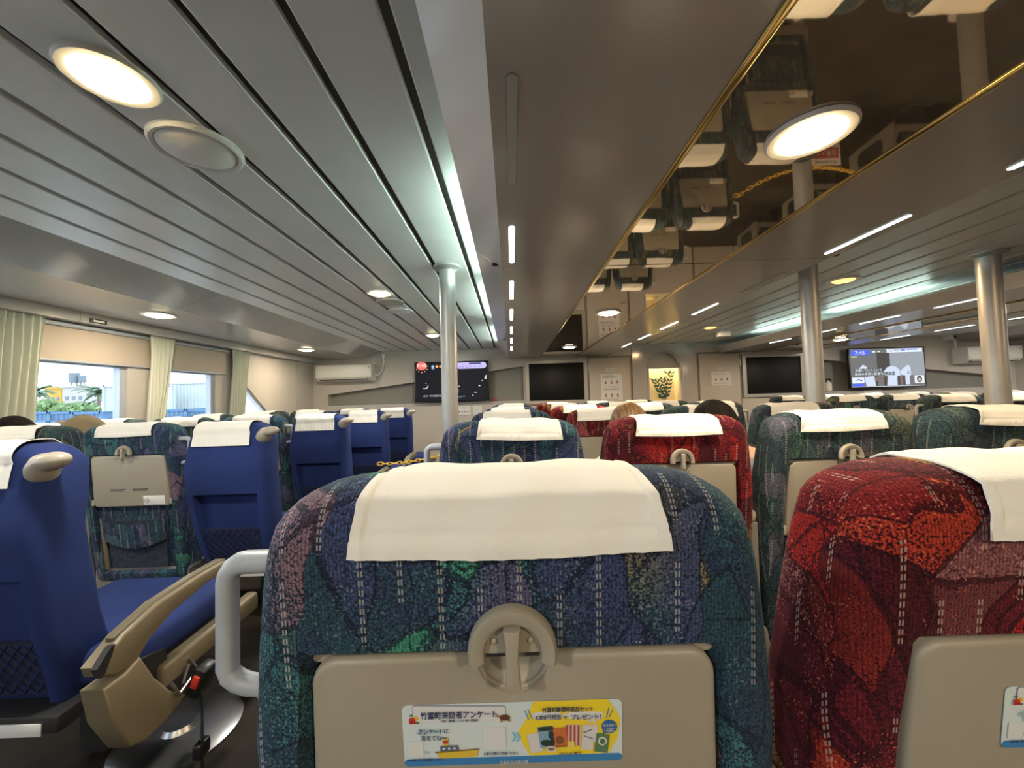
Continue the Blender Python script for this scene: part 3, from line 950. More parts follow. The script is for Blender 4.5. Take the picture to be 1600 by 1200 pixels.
# papers on the doors and walls
def poster(u0, v0, u1, v1, Y, label, rows, group=None, title=None, text=None, red=False):
    p0, p1 = P(u0, v1, Y), P(u1, v0, Y)
    w, h = p1.x - p0.x, p1.z - p0.z
    t = thing('paper_notice', label, 'notice', ((p0.x + p1.x) / 2, Y, (p0.z + p1.z) / 2), group)
    MB().box((0, 0, 0), (w, .003, h)).build('sheet', 'paper', t)
    f = lambda x, y: ((x - .5) * w, -.0022, (.5 - y) * h)
    if text:
        mb = MB()
        for body, sz, x, y, wd in text:
            put_text(mb, body, sz * h, (x - .5) * w, (.5 - y) * h, lambda a, b: (a, -.0022, b), width=wd * w)
        mb.build('lettering', 'ink', t, smooth=0)
    lines, pics, pd = MB(), MB(), MB()
    rnd = random.Random(len(label))
    for (y, n) in rows:
        if n == 0:
            flat(lines, R(.08, y, .08 + .5 + .35 * rnd.random(), y + .010), f)
        for i in range(n):
            cx = (i + .8) / (n + .6)
            flat(pics if i % 3 < 2 else pd, EL(cx, y - .035, .035, .035 * w / h, 10), f)
            flat(pics, R(cx - .045, y, cx + .045, y + .06), f)
            flat(pd, R(cx - .015, y + .015, cx + .015, y + .06), lambda a, b: (f(a, b)[0], -.0026, f(a, b)[2]))
            flat(lines, R(cx - .08, y + .10, cx + .08, y + .108), f)
    if lines.v: lines.build('text_lines', 'ink', t, smooth=0)
    if pics.v: pics.build('pictures', 'ink_red' if red else 'grey_pl', t, smooth=0)
    if pd.v: pd.build('picture_details', 'ink', t, smooth=0)
    return t


YD = YF - .045
poster(940, 584, 971.5, 627, YD, 'tall white poster with six small figures on the left door', [(.05, 0), (.09, 0), (.13, 0), (.30, 3), (.46, 0), (.53, 0), (.57, 0), (.61, 0), (.78, 3), (.93, 0)], red=True)
poster(947, 575, 960, 580.5, YD, 'small white sign above the tall poster on the left door', [], text=[('化粧室', .6, .5, .5, .8)])
poster(1112, 581, 1142.5, 602.5, YD, 'white landscape notice with three red figures on the right door', [(.10, 0), (.17, 0), (.55, 3), (.86, 0)], red=True)
poster(1120.5, 572, 1129.5, 576.5, YD, 'tiny white sign above the notice on the right door', [], text=[('乗務員室', .6, .5, .5, .85)])
poster(714, 634, 735, 649, YF - .012, 'small grey notice with four figures under the left television', [(.15, 0), (.62, 4)], red=True)
poster(739, 634, 753, 649, YF - .012, 'small notice with red lines beside the one under the left television', [(.2, 0), (.4, 0), (.6, 0), (.75, 0)])
poster(1350, 609, 1377, 619, YF - .012, 'white notice under the right television at its left end', [(.2, 0), (.5, 0), (.75, 0)])
p = P(1303, 590, 6.86)
t = thing('spray_bottle', 'small white bottle standing in the dark niche left of the right television', 'bottle', (p.x, 6.99, 1.21))
MB().lathe([(.045, 0), (.05, .01), (.05, .13), (.035, .16), (.02, .17), (.02, .20)], (0, 0, 0), n=20).build('body', 'ac', t)
MB().box((0, -.01, .215), (.035, .09, .03), .008).tube([(0, -.04, .21), (0, -.05, .18)], .008, 8).build('trigger', 'black', t)
p = P(770, 624, 6.86)
t = thing('fire_sign', 'small red triangular marker on the niche ledge beside the left television', 'marker', (P(774, 623, 6.95).x, 6.95, 1.21))
MB().prism([(-.045, 0), (.045, 0), (0, .07)], -.01, .01, lambda a, b, d: (a, d, b)).build('plate', 'belt_red', t)
MB().box((0, 0, .002), (.10, .06, .004)).build('foot', 'grey_dark', t)

# plant in the lit arched niche
t = thing('potted_plant', 'dark green leafy plant in the warm lit arched wall niche', 'plant', (ax + .06, YF + .17, .8701))
MB().lathe([(.07, 0), (.10, .03), (.11, .18), (.09, .2)], (0, 0, 0)).build('pot', 'ac', t)
rnd = random.Random(3)
for s in range(5):
    st, lf = MB(), MB()
    a = -.55 + .95 * s / 4 + rnd.uniform(-.08, .08)
    L_ = .46 + .22 * rnd.random() - .2 * abs(a)
    pts = [Vector((.03 * (s - 2) / 2, 0, .18))]
    for i in range(1, 9):
        q = i / 8
        pts.append(Vector((.03 * (s - 2) / 2 + L_ * q * math.sin(a * (.5 + .5 * q)) * .55, rnd.uniform(-.006, .006) + .04 * math.sin(s * 2.1) * q, .18 + L_ * q * math.cos(a * .6))))
    st.tube(pts, .004, 6)
    for i in range(2, 9, 2 if s % 2 else 1):
        for sd in (-1, 1):
            d = (pts[i] - pts[i - 1]).normalized()
            out = (d * .75 + Vector((sd * .75, rnd.uniform(-.3, .3), 0))).normalized()
            wd = out.cross(Vector((0, 1, 0))).normalized() * .019
            p0 = pts[i]; ln = rnd.uniform(.075, .115)
            m1 = p0 + out * ln * .45 + Vector((0, .004, 0))
            lf.add([p0, m1 + wd, p0 + out * ln, m1 - wd, m1 + Vector((0, -.007, 0))], [(0, 4, 1), (1, 4, 2), (2, 4, 3), (3, 4, 0)])
    sb = st.build('stem', 'leaf', t)
    lf.build('leaves', 'leaf', sb, smooth=0)
ld = bpy.data.lights.new('niche_lamp', 'AREA'); ld.shape = 'RECTANGLE'; ld.size = ar * 1.6; ld.size_y = .06; ld.energy = 5.5 * LAMP; ld.color = (1, .80, .46)
t = thing('niche_lamp', 'strip lamp hidden behind the upper board of the arched niche', 'light', (ax, YF + .22, 2.05))
MB().box((0, 0, 0), (ar * 1.7, .06, .03), .006).build('lamp_body', 'lamp_ring', t)
lo = bpy.data.objects.new('niche_lamp_light', ld); C.objects.link(lo); lo.parent = t; lo.location = (0, 0, -.02)


# curtains and blinds
def curtain(y0, y1, b0, b1, tie, label):
    """pleated curtain hanging on the left wall; y range at the top, at the bottom"""
    zt, zb = ZC + .715, .86
    t = thing('curtain', label, 'curtain', (XL + .05, (y0 + y1) / 2, 0), 'pale green window curtains')
    c = (y0 + y1) / 2
    n, m_ = 90, 26
    pleats = max(4, int((y1 - y0) / .045))
    front, back = [], []
    for j in range(m_ + 1):
        q = j / m_
        z = zt + (zb - zt) * q
        e = min(1, q / .8) ** 1.5 if tie else q
        ya, yb = y0 + (b0 - y0) * e, y1 + (b1 - y1) * e
        amp = .016 + .010 * q
        fr, bk = [], []
        for i in range(n + 1):
            s = i / n
            y = ya + (yb - ya) * s
            w_ = math.sin(2 * PI * pleats * s + .8 * math.sin(3 * s + q * 2)) * amp + .006 * math.sin(9 * s + 7 * q)
            fr.append((w_ + .004, y - c, z)); bk.append((w_ - .002, y - c, z))
        front.append(fr); back.append(bk)
    rings = [fr + bk[::-1] for fr, bk in zip(front, back)]
    MB().loft(rings).build('curtain_cloth', 'curtain', t, smooth=60)
    zz = zt + (zb - zt) * .8
    if tie:
        yc = (b0 + b1) / 2 - c; hw = (b1 - b0) / 2 + .012
        MB().loft([[(.045 * math.cos(a), yc + hw * math.sin(a), zz + dz + .03 * math.sin(a)) for a in [2 * PI * k / 24 for k in range(24)]] for dz in (-.022, .022)], False, False).build('tie_band', 'curtain', t)
    MB().tube([(.0, y0 - c - .02, zt + .004), (.0, y1 - c + .02, zt + .004)], .006, 8).build('curtain_rail', 'win', t)


curtain(2.50, 2.88, 2.42, 2.82, False, 'wide pale green curtain at the left edge of the photo')
curtain(3.73, 4.00, 3.70, 3.86, True, 'narrow pale green curtain between the two rectangular windows')
curtain(4.83, 5.15, 4.78, 5.02, True, 'tied pale green curtain before the slanted window')
for k, (y0, y1, lb) in enumerate(((1.86, 3.76, 'beige roller blind half lowered over the first window'), (3.90, 4.80, 'beige roller blind half lowered over the second window'))):
    t = thing('roller_blind', lb, 'blind', (XL + .012, (y0 + y1) / 2, 1.655), 'beige roller blinds')
    w = y1 - y0
    MB().box((0, 0, (ZC + .70 - 1.655) / 2), (.006, w, ZC + .70 - 1.655)).build('blind_sheet', 'blind', t)
    MB().box((.002, 0, -.006), (.016, w, .016), .004).build('bottom_rail', 'win', t)
    MB().cyl((.012, -w / 2, ZC + .685 - 1.655), (.012, w / 2, ZC + .685 - 1.655), .018, n=14).build('roller', 'win', t)


# yellow plastic chains across the aisles
def chain(a, b, sag, label):
    a, b = Vector(a), Vector(b)
    mid = (a + b) / 2
    t = thing('plastic_chain', label, 'chain', mid, 'yellow chains across the aisles')
    n = int((b - a).length * 1.12 / .046)
    mb = MB()
    pt = lambda s: a.lerp(b, s) + Vector((0, 0, -sag * 4 * s * (1 - s)))
    for i in range(n):
        p, q = pt(i / n), pt((i + 1) / n)
        c = (p + q) / 2 - mid; d = (q - p).normalized()
        up = Vector((0, 0, 1)) if i % 2 else Vector((0, 1, 0))
        sd = d.cross(up).normalized()
        mb.tube([c + d * .031 * math.cos(k * PI / 6) + sd * .012 * math.sin(k * PI / 6) for k in range(12)], .0036, 6, closed=True)
    mb.build('links', 'chain', t)
    hk = MB()
    for e, s in ((a, 1), (b, -1)):
        c = e - mid
        hk.tube([c + Vector((.03 * math.cos(k * PI / 7) - .02 * s, 0, .015 * math.sin(k * PI / 7))) for k in range(14)], .0045, 6, closed=True)
    hk.build('end_hook', 'chain', t)


chain((-.33, 3.44, .87), (-1.20, 3.44, .70), .05, 'yellow plastic chain across the left aisle behind the post')
chain((2.13, 3.44, .87), (3.56, 3.44, .87), .24, 'yellow plastic chain sagging across the middle aisle, mirrored in the ceiling')
t = thing('closed_sign', 'red and white hanging sign on the middle aisle chain, mirrored in the ceiling', 'sign', (2.95, 3.445, .50))
MB().box((0, 0, 0), (.27, .006, .22), .002).build('board', 'paper', t)
MB().box((0, -.004, -.005), (.24, .002, .105)).build('red_field', 'ink_red', t)
mb = MB(); put_text(mb, '立入禁止', .06, 0, -.005, lambda a, b: (a, -.0055, b), width=.2); mb.build('white_lettering', 'paper', t, smooth=0)
mb = MB(); put_text(mb, '関係者以外', .03, 0, .08, lambda a, b: (a, -.0045, b), width=.2); mb.build('black_lettering', 'ink', t, smooth=0)
MB().tube([(-.1, 0, .108), (-.1, 0, .135)], .003, 6).tube([(.1, 0, .108), (.1, 0, .135)], .003, 6).build('hanger', 'chain', t)


# ------------------------------------------------------------------ patterned seats with trays
TILT = .12
ZR0 = 1.10
yr = lambda z: max(0.0, (ZR0 - z)) * TILT           # rear surface of a seat back at height z
HX = [(.27, .245), (.30, .262), (.45, .274), (.65, .283), (.80, .283), (.90, .281), (1.0, .270), (1.05, .263), (1.09, .256), (1.11, .250), (1.127, .245), (1.142, .234), (1.153, .219), (1.161, .200), (1.166, .175)]


def lerp_tab(tab, z):
    for (a, p), (b, q) in zip(tab[:-1], tab[1:]):
        if z <= b:
            s = max(0, (z - a) / (b - a))
            return p + (q - p) * s
    return tab[-1][1]


def back_ring(hx, y0, y1, z, r, rec=0.0, frac=.92):
    """rounded rectangle at height z; the rear side can be recessed by rec for |x| < frac"""
    r = min(r, hx * .95, (y1 - y0) * .49)
    pts = []
    fr = [-1, -.96, -.93, -.905, -.89, -.87, -.6, -.3, 0, .3, .6, .87, .89, .905, .93, .96, 1]
    for q in fr:
        k = 0 if abs(q) > .925 else (1 if abs(q) < .9 else .55)
        pts.append((q * (hx - r), y0 + rec * k, z))
    for (cx, cy, a0) in ((hx - r, y0 + r, -90), (hx - r, y1 - r, 0), (-hx + r, y1 - r, 90), (-hx + r, y0 + r, 180)):
        for i in range(1, 7):
            a = math.radians(a0 + 90 * i / 7)
            pts.append((cx + r * math.cos(a), cy + r * math.sin(a), z))
        if a0 == 0:
            pass
    # front corners' straight run is closed by the polygon itself
    return pts


def seat_back():
    mb = MB()
    rings = []
    zs = [.27, .285, .30, .33, .345, .5, .65, .8, .9, .975, .99, .997, 1.003, 1.01, 1.025, 1.04, 1.06, 1.08, 1.095, 1.112]
    for z in zs:
        hx = lerp_tab(HX, z)
        rec = .024 if .34 <= z <= .994 else (.012 if .994 < z < 1.001 else 0)
        ins = max(0, (.30 - z)) * .8
        rings.append(back_ring(hx, yr(z) + ins, yr(z) + .135 - ins, z, .045, rec))
    for k in range(1, 8):
        a = PI / 2 * k / 7
        z = 1.112 + .054 * math.sin(a)
        i_ = .048 * (1 - math.cos(a))
        rings.append(back_ring(lerp_tab(HX, z), yr(z) + i_, .135 - i_, z, .045))
    rings.append(back_ring(.11, .055, .08, 1.169, .012))
    return mb.loft(rings)


def shape_at(z, dx=0.0):
    """(y, z) path hugging the seat back from behind over the top to the front"""
    return None


def cover_mesh(w0=.153, w1=.141, zb=1.103, zf=.98, seed=0):
    rnd = random.Random(seed)
    path = []
    for q in (0, .007, .0155, .0172, .024): path.append((-.006, zb + q))
    path += [(-.005, 1.131), (-.003, 1.136)]
    for y, z in ((.000, 1.142), (.004, 1.150), (.010, 1.156), (.020, 1.161), (.030, 1.165), (.040, 1.168)): path.append((y, z))
    for i in range(6): path.append((.048 + .04 * i / 5, 1.1705))
    for i in range(1, 9):
        a = PI / 2 * i / 8
        path.append((.088 + .053 * math.sin(a), 1.1705 - .058 * (1 - math.cos(a))))
    for i in range(1, 8): path.append((.141, 1.1125 - (1.1125 - zf) * i / 7))
    QS = [2 * i / 44 - 1 for i in range(45)]
    QS = sorted([q for q in QS if abs(abs(q) - .925) > .012] + [-.932, -.920, .920, .932])
    tot = len(path)
    ph = [rnd.uniform(0, 6) for _ in range(8)]
    outer, inner = [], []
    for j, (y, z) in enumerate(path):
        y0, z0 = path[max(0, j - 1)]; y1, z1 = path[min(tot - 1, j + 1)]
        t_ = Vector((y1 - y0, z1 - z0)).normalized()
        nn = Vector((-t_.y, t_.x))          # outward for this path direction
        w = w0 + (w1 - w0) * min(1, j / 14)
        ro, ri = [], []
        for q in QS:
            x = q * w
            hem = .0018 if (j < 3 or abs(q) > .93) else 0
            wr = .0016 * math.sin(5 * q + ph[0] + j * .2) * math.sin(j * .35 + ph[1]) + .0007 * math.sin(11 * q + ph[2] - j * .4)
            if j < 3: wr += .0019 * max(0, math.sin(36 * q + ph[3])) ** 2
            drop = 0
            if 8 < j < 24:                  # follow the shoulder a little
                drop = -.006 * max(0, abs(q) - .8) / .2 * math.sin(PI * (j - 8) / 16)
            sag = -.004 * math.sin((q + 1) * PI / 2) * (1 if j < 2 else 0)
            if 7 <= j <= 9: wr += .0022 * (1 - abs(j - 8)) + .0006
            e = .0028 + hem + max(-.002, wr)
            ro.append((x, y + nn.x * e, z + nn.y * e + drop + sag))
            ri.append((x, y + nn.x * (e - .0022), z + nn.y * (e - .0022) + drop + sag))
        outer.append(ro); inner.append(ri)
    return MB().loft([a + b[::-1] for a, b in zip(outer, inner)])


on_back = lambda off: (lambda x, z, d: (x, yr(z) + off + d, z))
TZ0, TZ1 = .712, .995


def tray_outline():
    pts = []
    top, bot, r = .203, .211, .028
    for i in range(7):                       # top right
        a = math.radians(90 * i / 6)
        pts.append((top - r + r * math.cos(a), TZ1 - r + r * math.sin(a)))
    for i in range(13):                      # bowl under the latch
        a = PI * i / 12
        pts.append((.034 * math.cos(a), TZ1 - .034 * math.sin(a)))
    for i in range(7):
        a = math.radians(90 + 90 * i / 6)
        pts.append((-top + r + r * math.cos(a), TZ1 - r + r * math.sin(a)))
    pts += [(-bot, TZ0 + .05), (-bot + .004, TZ0 + .012), (-bot + .012, TZ0)]
    pts += [(bot - .012, TZ0), (bot - .004, TZ0 + .012), (bot, TZ0 + .05)]
    return pts


def make_sticker(parent):
    """survey sticker on the tray: all flat prints, a hair above one another"""
    U = 1.485e-4
    SX = -.0025
    cz = .914
    k0 = lambda k: (lambda cx, cy: ((cx - 792) * U + SX, yr(cz + (285 - cy) * U) + .0006 - .0004 * k, cz + (285 - cy) * U))
    T = lambda cx, cy: (cx, cy + (cx - 792) * .034)
    rr_ = lambda x0, y0, x1, y1, r: [(x, y) for x, y in rrect(x1 - x0, y1 - y0, r, 5, (x0 + x1) / 2, (y0 + y1) / 2)]

    def pr(name, col, polys, k, tilt=True, p=None):
        mb = MB()
        for pl in polys:
            flat(mb, [T(*q) for q in pl] if tilt else pl, k0(k))
        return mb.build(name, ink(name, col), p or st, smooth=0)

    st = MB().prism([(x, y) for x, y in rr_(50, 68, 1535, 512, 40)], 0, 1, lambda x, y, d: (lambda q: (q[0], q[1] + .0006 * d, q[2]))(k0(0)(x, y))).build('survey_sticker', ink('sticker_ground', (.60, .69, .72)), parent, smooth=0)
    rot = lambda pts, cx, cy, a: [(cx + (x - cx) * math.cos(a) - (y - cy) * math.sin(a), cy + (x - cx) * math.sin(a) + (y - cy) * math.cos(a)) for x, y in pts]
    pr('blue_band', (.045, .21, .48), [rr_(52, 457, 1533, 510, 36)], 1, False)
    pr('yellow_field', (.80, .62, .03), [[(936, 60), (1436, 40), (1500, 130), (1522, 190), (1500, 330), (1440, 432), (905, 452), (862, 370), (828, 282), (895, 170)]], 1)
    pr('header_outline', (.12, .16, .3), [rr_(122, 88, 751, 207, 18)], 1)
    pr('white_boxes', (.66, .68, .70), [rr_(125, 91, 748, 204, 16), rr_(592, 238, 746, 402, 12), rr_(82, 347, 186, 458, 8), rr_(930, 132, 1125, 188, 26), rr_(1168, 128, 1406, 184, 26), rr_(1135, 140, 1165, 180, 14)], 2)
    pr('soft_clouds', (.36, .50, .55), [EL(180, 290, 40, 16), EL(270, 280, 35, 14), EL(200, 430, 26, 12)], 1)
    pr('flower_red', (.55, .04, .03), [EL(120, 190, 22, 20), EL(112, 205, 14, 12), EL(136, 205, 14, 10)], 4)
    pr('flower_yellow', (.75, .45, .04), [EL(145, 178, 18, 16)], 3)
    pr('flower_leaf', (.05, .22, .06), [EL(115, 158, 12, 8), EL(155, 210, 12, 8)], 3)
    pr('turtle_shell', (.12, .05, .025), [EL(742, 168, 36, 22)], 4)
    pr('turtle_limbs', (.35, .22, .10), [EL(694, 160, 16, 9), EL(720, 192, 10, 14), EL(772, 192, 14, 8)], 3)
    pr('boat_hull', (.68, .47, .05), [[(265, 422), (560, 398), (545, 455), (300, 470)]], 3)
    pr('boat_keel', (.2, .13, .03), [[(262, 418), (562, 394), (560, 402), (268, 428)]], 4)
    pr('boat_cabin', (.10, .14, .22), [[(300, 378), (420, 372), (424, 408), (300, 416)]], 3)
    pr('boat_portholes', (.6, .64, .66), [EL(324, 395, 9, 9), EL(360, 393, 9, 9), EL(396, 391, 9, 9)], 4)
    pr('boat_funnel', (.65, .45, .05), [R(322, 320, 354, 374)], 3)
    pr('funnel_band', (.5, .04, .03), [R(322, 336, 354, 356)], 4)
    pr('arrows', (.22, .50, .68), [[(782, 280), (800, 280), (822, 315), (800, 350), (782, 350), (802, 315)], [(810, 280), (828, 280), (850, 315), (828, 350), (810, 350), (830, 315)]], 1)
    pr('blue_bubble', (.03, .13, .38), [EL(1447, 235, 52, 50), [(1405, 262), (1430, 280), (1402, 290)]], 3)
    rays = [rot(R(888, 118, 894, 190), 890, 154, -.35), rot(R(910, 110, 916, 186), 912, 150, -.35), rot(R(1434, 95, 1440, 175), 1437, 135, .22), rot(R(1456, 110, 1462, 172), 1459, 140, .4)]
    pr('ray_marks', (.03, .2, .45), rays, 2)
    pr('product_pouch', (.62, .60, .62), [rot(R(900, 285, 985, 425), 945, 355, -.18)], 3)
    pr('product_dish', (.62, .60, .62), [EL(1050, 392, 38, 22)], 6)
    pr('dish_food', (.28, .14, .06), [EL(1050, 390, 24, 11)], 7)
    pr('product_tote_bag', (.62, .60, .62), [rot(R(1262, 225, 1366, 345), 1315, 285, .06)], 3)
    pr('product_card', (.62, .60, .62), [rot(R(1255, 335, 1335, 400), 1295, 365, .05)], 4)
    pr('tote_handle', (.62, .60, .62), [rot(R(1300, 192, 1312, 236), 1306, 214, .1), rot(R(1344, 192, 1356, 236), 1350, 214, .1), R(1302, 186, 1356, 198)], 2)
    pr('product_photo', (.20, .36, .52), [rot(R(968, 232, 1068, 385), 1018, 308, -.12)], 4)
    pr('photo_trees', (.03, .05, .04), [rot(R(966, 232, 1066, 262), 1016, 247, -.1), EL(1050, 290, 18, 30), EL(1020, 350, 40, 24), EL(1060, 340, 16, 34)], 5)
    pr('product_orange', (.55, .16, .05), [rot(R(1072, 240, 1160, 380), 1116, 310, -.10)], 5)
    pr('orange_details', (.22, .08, .04), [EL(1110, 325, 28, 30), R(1085, 365, 1150, 376)], 6)
    pr('product_stripes', (.42, .06, .06), [rot(R(x, 222, x + 13, 372), x, 297, .02) for x in (1152, 1178, 1204, 1230)], 4)
    pr('stripe_cloth', (.62, .56, .52), [R(1148, 222, 1250, 374)], 3)
    pr('product_yellow', (.75, .60, .12), [rot(R(1162, 335, 1208, 385), 1185, 360, -.1)], 6)
    pr('tote_ring', (.12, .18, .3), [rot(R(1266, 262, 1330, 270), 1300, 270, -.4), rot(R(1270, 305, 1340, 312), 1300, 308, .35)], 4)
    pr('product_green', (.10, .20, .10), [rot(R(1350, 285, 1440, 420), 1395, 352, .12)], 4)
    pr('green_label', (.6, .62, .55), [EL(1397, 335, 30, 32)], 5)
    pr('green_mark', (.08, .18, .10), [EL(1397, 335, 18, 20)], 6)

    def lab(name, col, items, k):
        mb = MB()
        for body, sz, cx, cy, wd in items:
            cx, cy = T(cx, cy)
            f0 = k0(k)
            put_text(mb, body, sz, cx, -cy, lambda a, b: f0(a, -b), width=wd, rot=.034 if False else 0, bold=sz * .022)
        mb.build(name, ink(name, col), st, smooth=0)

    # offsets undo T for the lettering, whose baselines are level on the tray
    lab('navy_lettering', (.03, .05, .16), [('竹富町来訪者アンケート', 56, 435, 142, 510), ('＜対象：観光客・ビジネス客・帰省客＞', 20, 440, 184, 265), ('アンケートに', 42, 262, 262, 200), ('答えてね〜', 42, 262, 310, 170),
                                           ('竹富町厳選特産品セット', 40, 1165, 102, 340), ('3,000円相当', 40, 1033, 160, 170), ('を', 26, 1150, 160, 20), ('プレゼント！', 42, 1288, 156, 200),
                                           ('▲竹富町「美ら島の観光」webサイト', 20, 208, 468, 240), ('お帰りの際にご回答ください。', 24, 712, 422, 235), ('※セットは一例です', 24, 1180, 420, 150)], 7)
    lab('white_lettering', (.62, .66, .68), [('毎月抽選で', 24, 1447, 215, 86), ('5名様に', 34, 1447, 250, 74)], 7)
    mb = MB(); f0 = k0(7); put_text(mb, '竹富町自然観光課', 30, 795, -484, lambda a, b: f0(a, -b), width=190); mb.build('band_lettering', ink('white_lettering', (.62, .66, .68)), st, smooth=0)
    return st


def make_seat(fab, label, group, sticker=False, handle=0, arm=(1,), name='passenger_seat'):
    t = thing(name, label, 'seat', (0, 0, 0), group)
    seat_back().build('backrest', fab, t, smooth=50)
    cv = cover_mesh(seed=len(label)).build('headrest_cover', 'cloth', t, smooth=60)
    # tray with its latch
    tr = MB().prism(tray_outline(), .0, .021, on_back(.002), .007).build('tray_table', 'beige', t, smooth=40)
    bowl = []
    for q, dd in ((1.0, .0), (.94, .006), (.8, .011), (.5, .014), (.02, .015)):
        bowl.append([(.036 * q * math.cos(PI * i / 16), yr(TZ1) + .004 + dd, TZ1 - .002 - .036 * q * math.sin(PI * i / 16)) for i in range(17)])
    MB().loft(bowl, False, True).build('latch_bowl', 'beige', tr, smooth=70)
    MB().prism(rrect(.41, .018, .006, 3, 0, TZ1 + .0), .0, .012, on_back(.014)).build('tray_lip', 'beige', tr)
    for sx in (-1, 1):
        MB().box((sx * .215, yr(.735) + .013, .738), (.014, .026, .034), .004).build('tray_hinge', 'beige', tr)
    if not sticker:
        MB().box((.125, yr(.745) + .0012, .745), (.118, .0016, .052), .0007, rot=Matrix.Rotation(TILT, 3, 'X')).build('hook_label', 'ac', tr)
        tx = MB()
        for x, sz, w in ((-.07, .008, .085), (.055, .008, .085)):
            flat(tx, R(x - w / 2, .806, x + w / 2, .811), lambda a, b: (a, yr(b) + .0012, b))
            flat(tx, R(x - w / 2, .799, x + w / 2 - .01, .8015), lambda a, b: (a, yr(b) + .0012, b))
        tx.tube([(.085 + .012 * math.cos(a), yr(.745) - .0002, .745 + .012 * math.sin(a)) for a in [2 * PI * i / 14 for i in range(14)]], .001, 4, closed=True)
        tx.tube([(.088, yr(.745) - .0002, .738), (.088, yr(.745) - .0002, .75), (.082, yr(.745) - .0002, .753)], .001, 4)
        tx.build('tray_print', 'ink', tr, smooth=0)
    ring = MB()
    rr_ = []
    for i in range(25):
        a = math.radians(-14 + 208 * i / 24)
        co, si = math.cos(a), math.sin(a)
        pr_ = [(.0425, .002), (.0420, -.007), (.0395, -.0105), (.031, -.0105), (.0275, -.008), (.0265, .002)]
        rr_.append([(r * co, -.001 + d, 1.0105 + r * si) for r, d in pr_])
    ring.loft(rr_).build('latch_ring', 'beige', t, smooth=40)
    half = [(.027 * math.cos(PI * i / 14), 1.008 + .027 * math.sin(PI * i / 14)) for i in range(15)]
    lp = MB().prism(half, -.0015, .004, lambda x, z, d: (x, d, z)).build('latch_plate', 'beige', t)
    for sx in (-1, 1):
        MB().ell((sx * .0175, -.002, 1.0195), (.0032, .002, .0032), 12, 8).build('screw', 'beige', lp)
    lev = [(.0078, 1.036), (.0062, 1.022), (.0058, 1.008), (.0064, .995), (.0072, .984)]
    outl = lev + [(-x, z) for x, z in reversed(lev)]
    MB().prism(outl, -.0175, -.003, lambda x, z, d: (x, d, z), .002).build('latch_lever', 'beige', t, smooth=30)
    if sticker:
        make_sticker(t)
    # pocket under the tray
    bot = .345
    MB().prism([(-.155, bot + .015), (-.165, .63), (.165, .63), (.155, bot + .015)], 0, .012, on_back(.008)).build('pocket_net', 'fab_net' if fab != 'fab_red' else 'fab_red', t)
    pb = MB()
    fr, bk = [], []
    for j in range(6):
        q = j / 5
        a_, b_ = [], []
        for i in range(41):
            s = 2 * i / 40 - 1
            z = .655 - .13 * q - .045 * (1 - s * s)
            y = yr(z) - .004 - .012 * (1 - s * s) - .004 * math.sin(s * 24) * (1 - .6 * q)
            a_.append((s * .17, y, z)); b_.append((s * .17, y + .004, z))
        fr.append(a_); bk.append(b_)
    pb.loft([a + b[::-1] for a, b in zip(fr, bk)]).build('pocket_band', fab, t, smooth=60)
    MB().box((-.185, yr(.5) + .012, .5), (.022, .012, .30), .004, rot=Matrix.Rotation(TILT, 3, 'X')).build('side_strap', 'tan', t)
    # cushion and base
    MB().box((0, .40, .43), (.52, .56, .13), .045, 4).build('seat_cushion', fab, t, smooth=60)
    MB().box((0, .36, .285), (.54, .50, .15), .012).build('seat_base', 'grey_pl', t)
    for sy in (.18, .54):
        MB().box((0, sy, .105), (.10, .07, .206), .01).box((0, sy, .008), (.24, .12, .016), .004).build('leg', 'grey_dark', t)
    for sx in arm:
        MB().box((sx * .300, .30, .775), (.034, .42, .05), .018, 3).build('armrest', 'beige', t, smooth=50)
        ap = MB().prism([(.10, .20), (.09, .755), (.50, .755), (.50, .62), (.56, .46), (.56, .24)], -.013, .013, lambda y, z, d: (sx * .300 + d, y, z), .004).build('armrest_panel', 'grey_pl', t)
        MB().prism(rrect(.26, .16, .05, 4, .33, .36), -.015, .015, lambda y, z, d: (sx * .300 + d, y, z)).build('panel_inset', 'grey_dark', ap)
    if handle:
        s = handle
        def bar(pts, w):
            return MB().tube(pts, .011, 12, sx=w)
        x0, x1 = s * .235, s * .312
        zt, zb = 1.078, .945
        pts = [(x0, .055, zt), (x1 - s * .02, .055, zt)]
        for i in range(1, 5):
            a = PI / 2 * i / 4
            pts.append((x1 - s * .02 + s * .02 * math.sin(a), .055, zt - .02 + .02 * math.cos(a)))
        for i in range(5):
            a = PI / 2 * i / 4
            pts.append((x1 - s * .04 * (1 - math.cos(a)) * 1.0, .055, zb + .02 - .02 * math.sin(a) - 0))
        pts.append((x0, .055, zb - .03))
        bar(pts, 1.15).build('grab_handle', 'white_pl', t, smooth=60)
    return t


ROWS = [.376 + .997 * k for k in range(6)]
COLS = [-.006, .600, 1.2, 1.79]
FAB = ['fab_blue', 'fab_red', 'fab_green', 'fab_green']
WORD = ['blue-green leaf-patterned seat', 'red leaf-patterned seat', 'green-grey leaf-patterned seat', 'dark green leaf-patterned seat']
GRP = ['blue-green seats straight ahead', 'red seats', 'green seats right of the red ones', 'green seats by the middle aisle']
rnd = random.Random(11)


def vary(o, k):
    """no two covers hang quite alike"""
    for c in o.children:
        if c.name.startswith('headrest_cover'):
            c.location = (rnd.uniform(-.018, .018), 0, rnd.uniform(-.001, .002))
            c.rotation_euler = (0, rnd.uniform(-.035, .035), rnd.uniform(-.012, .012))
    return o


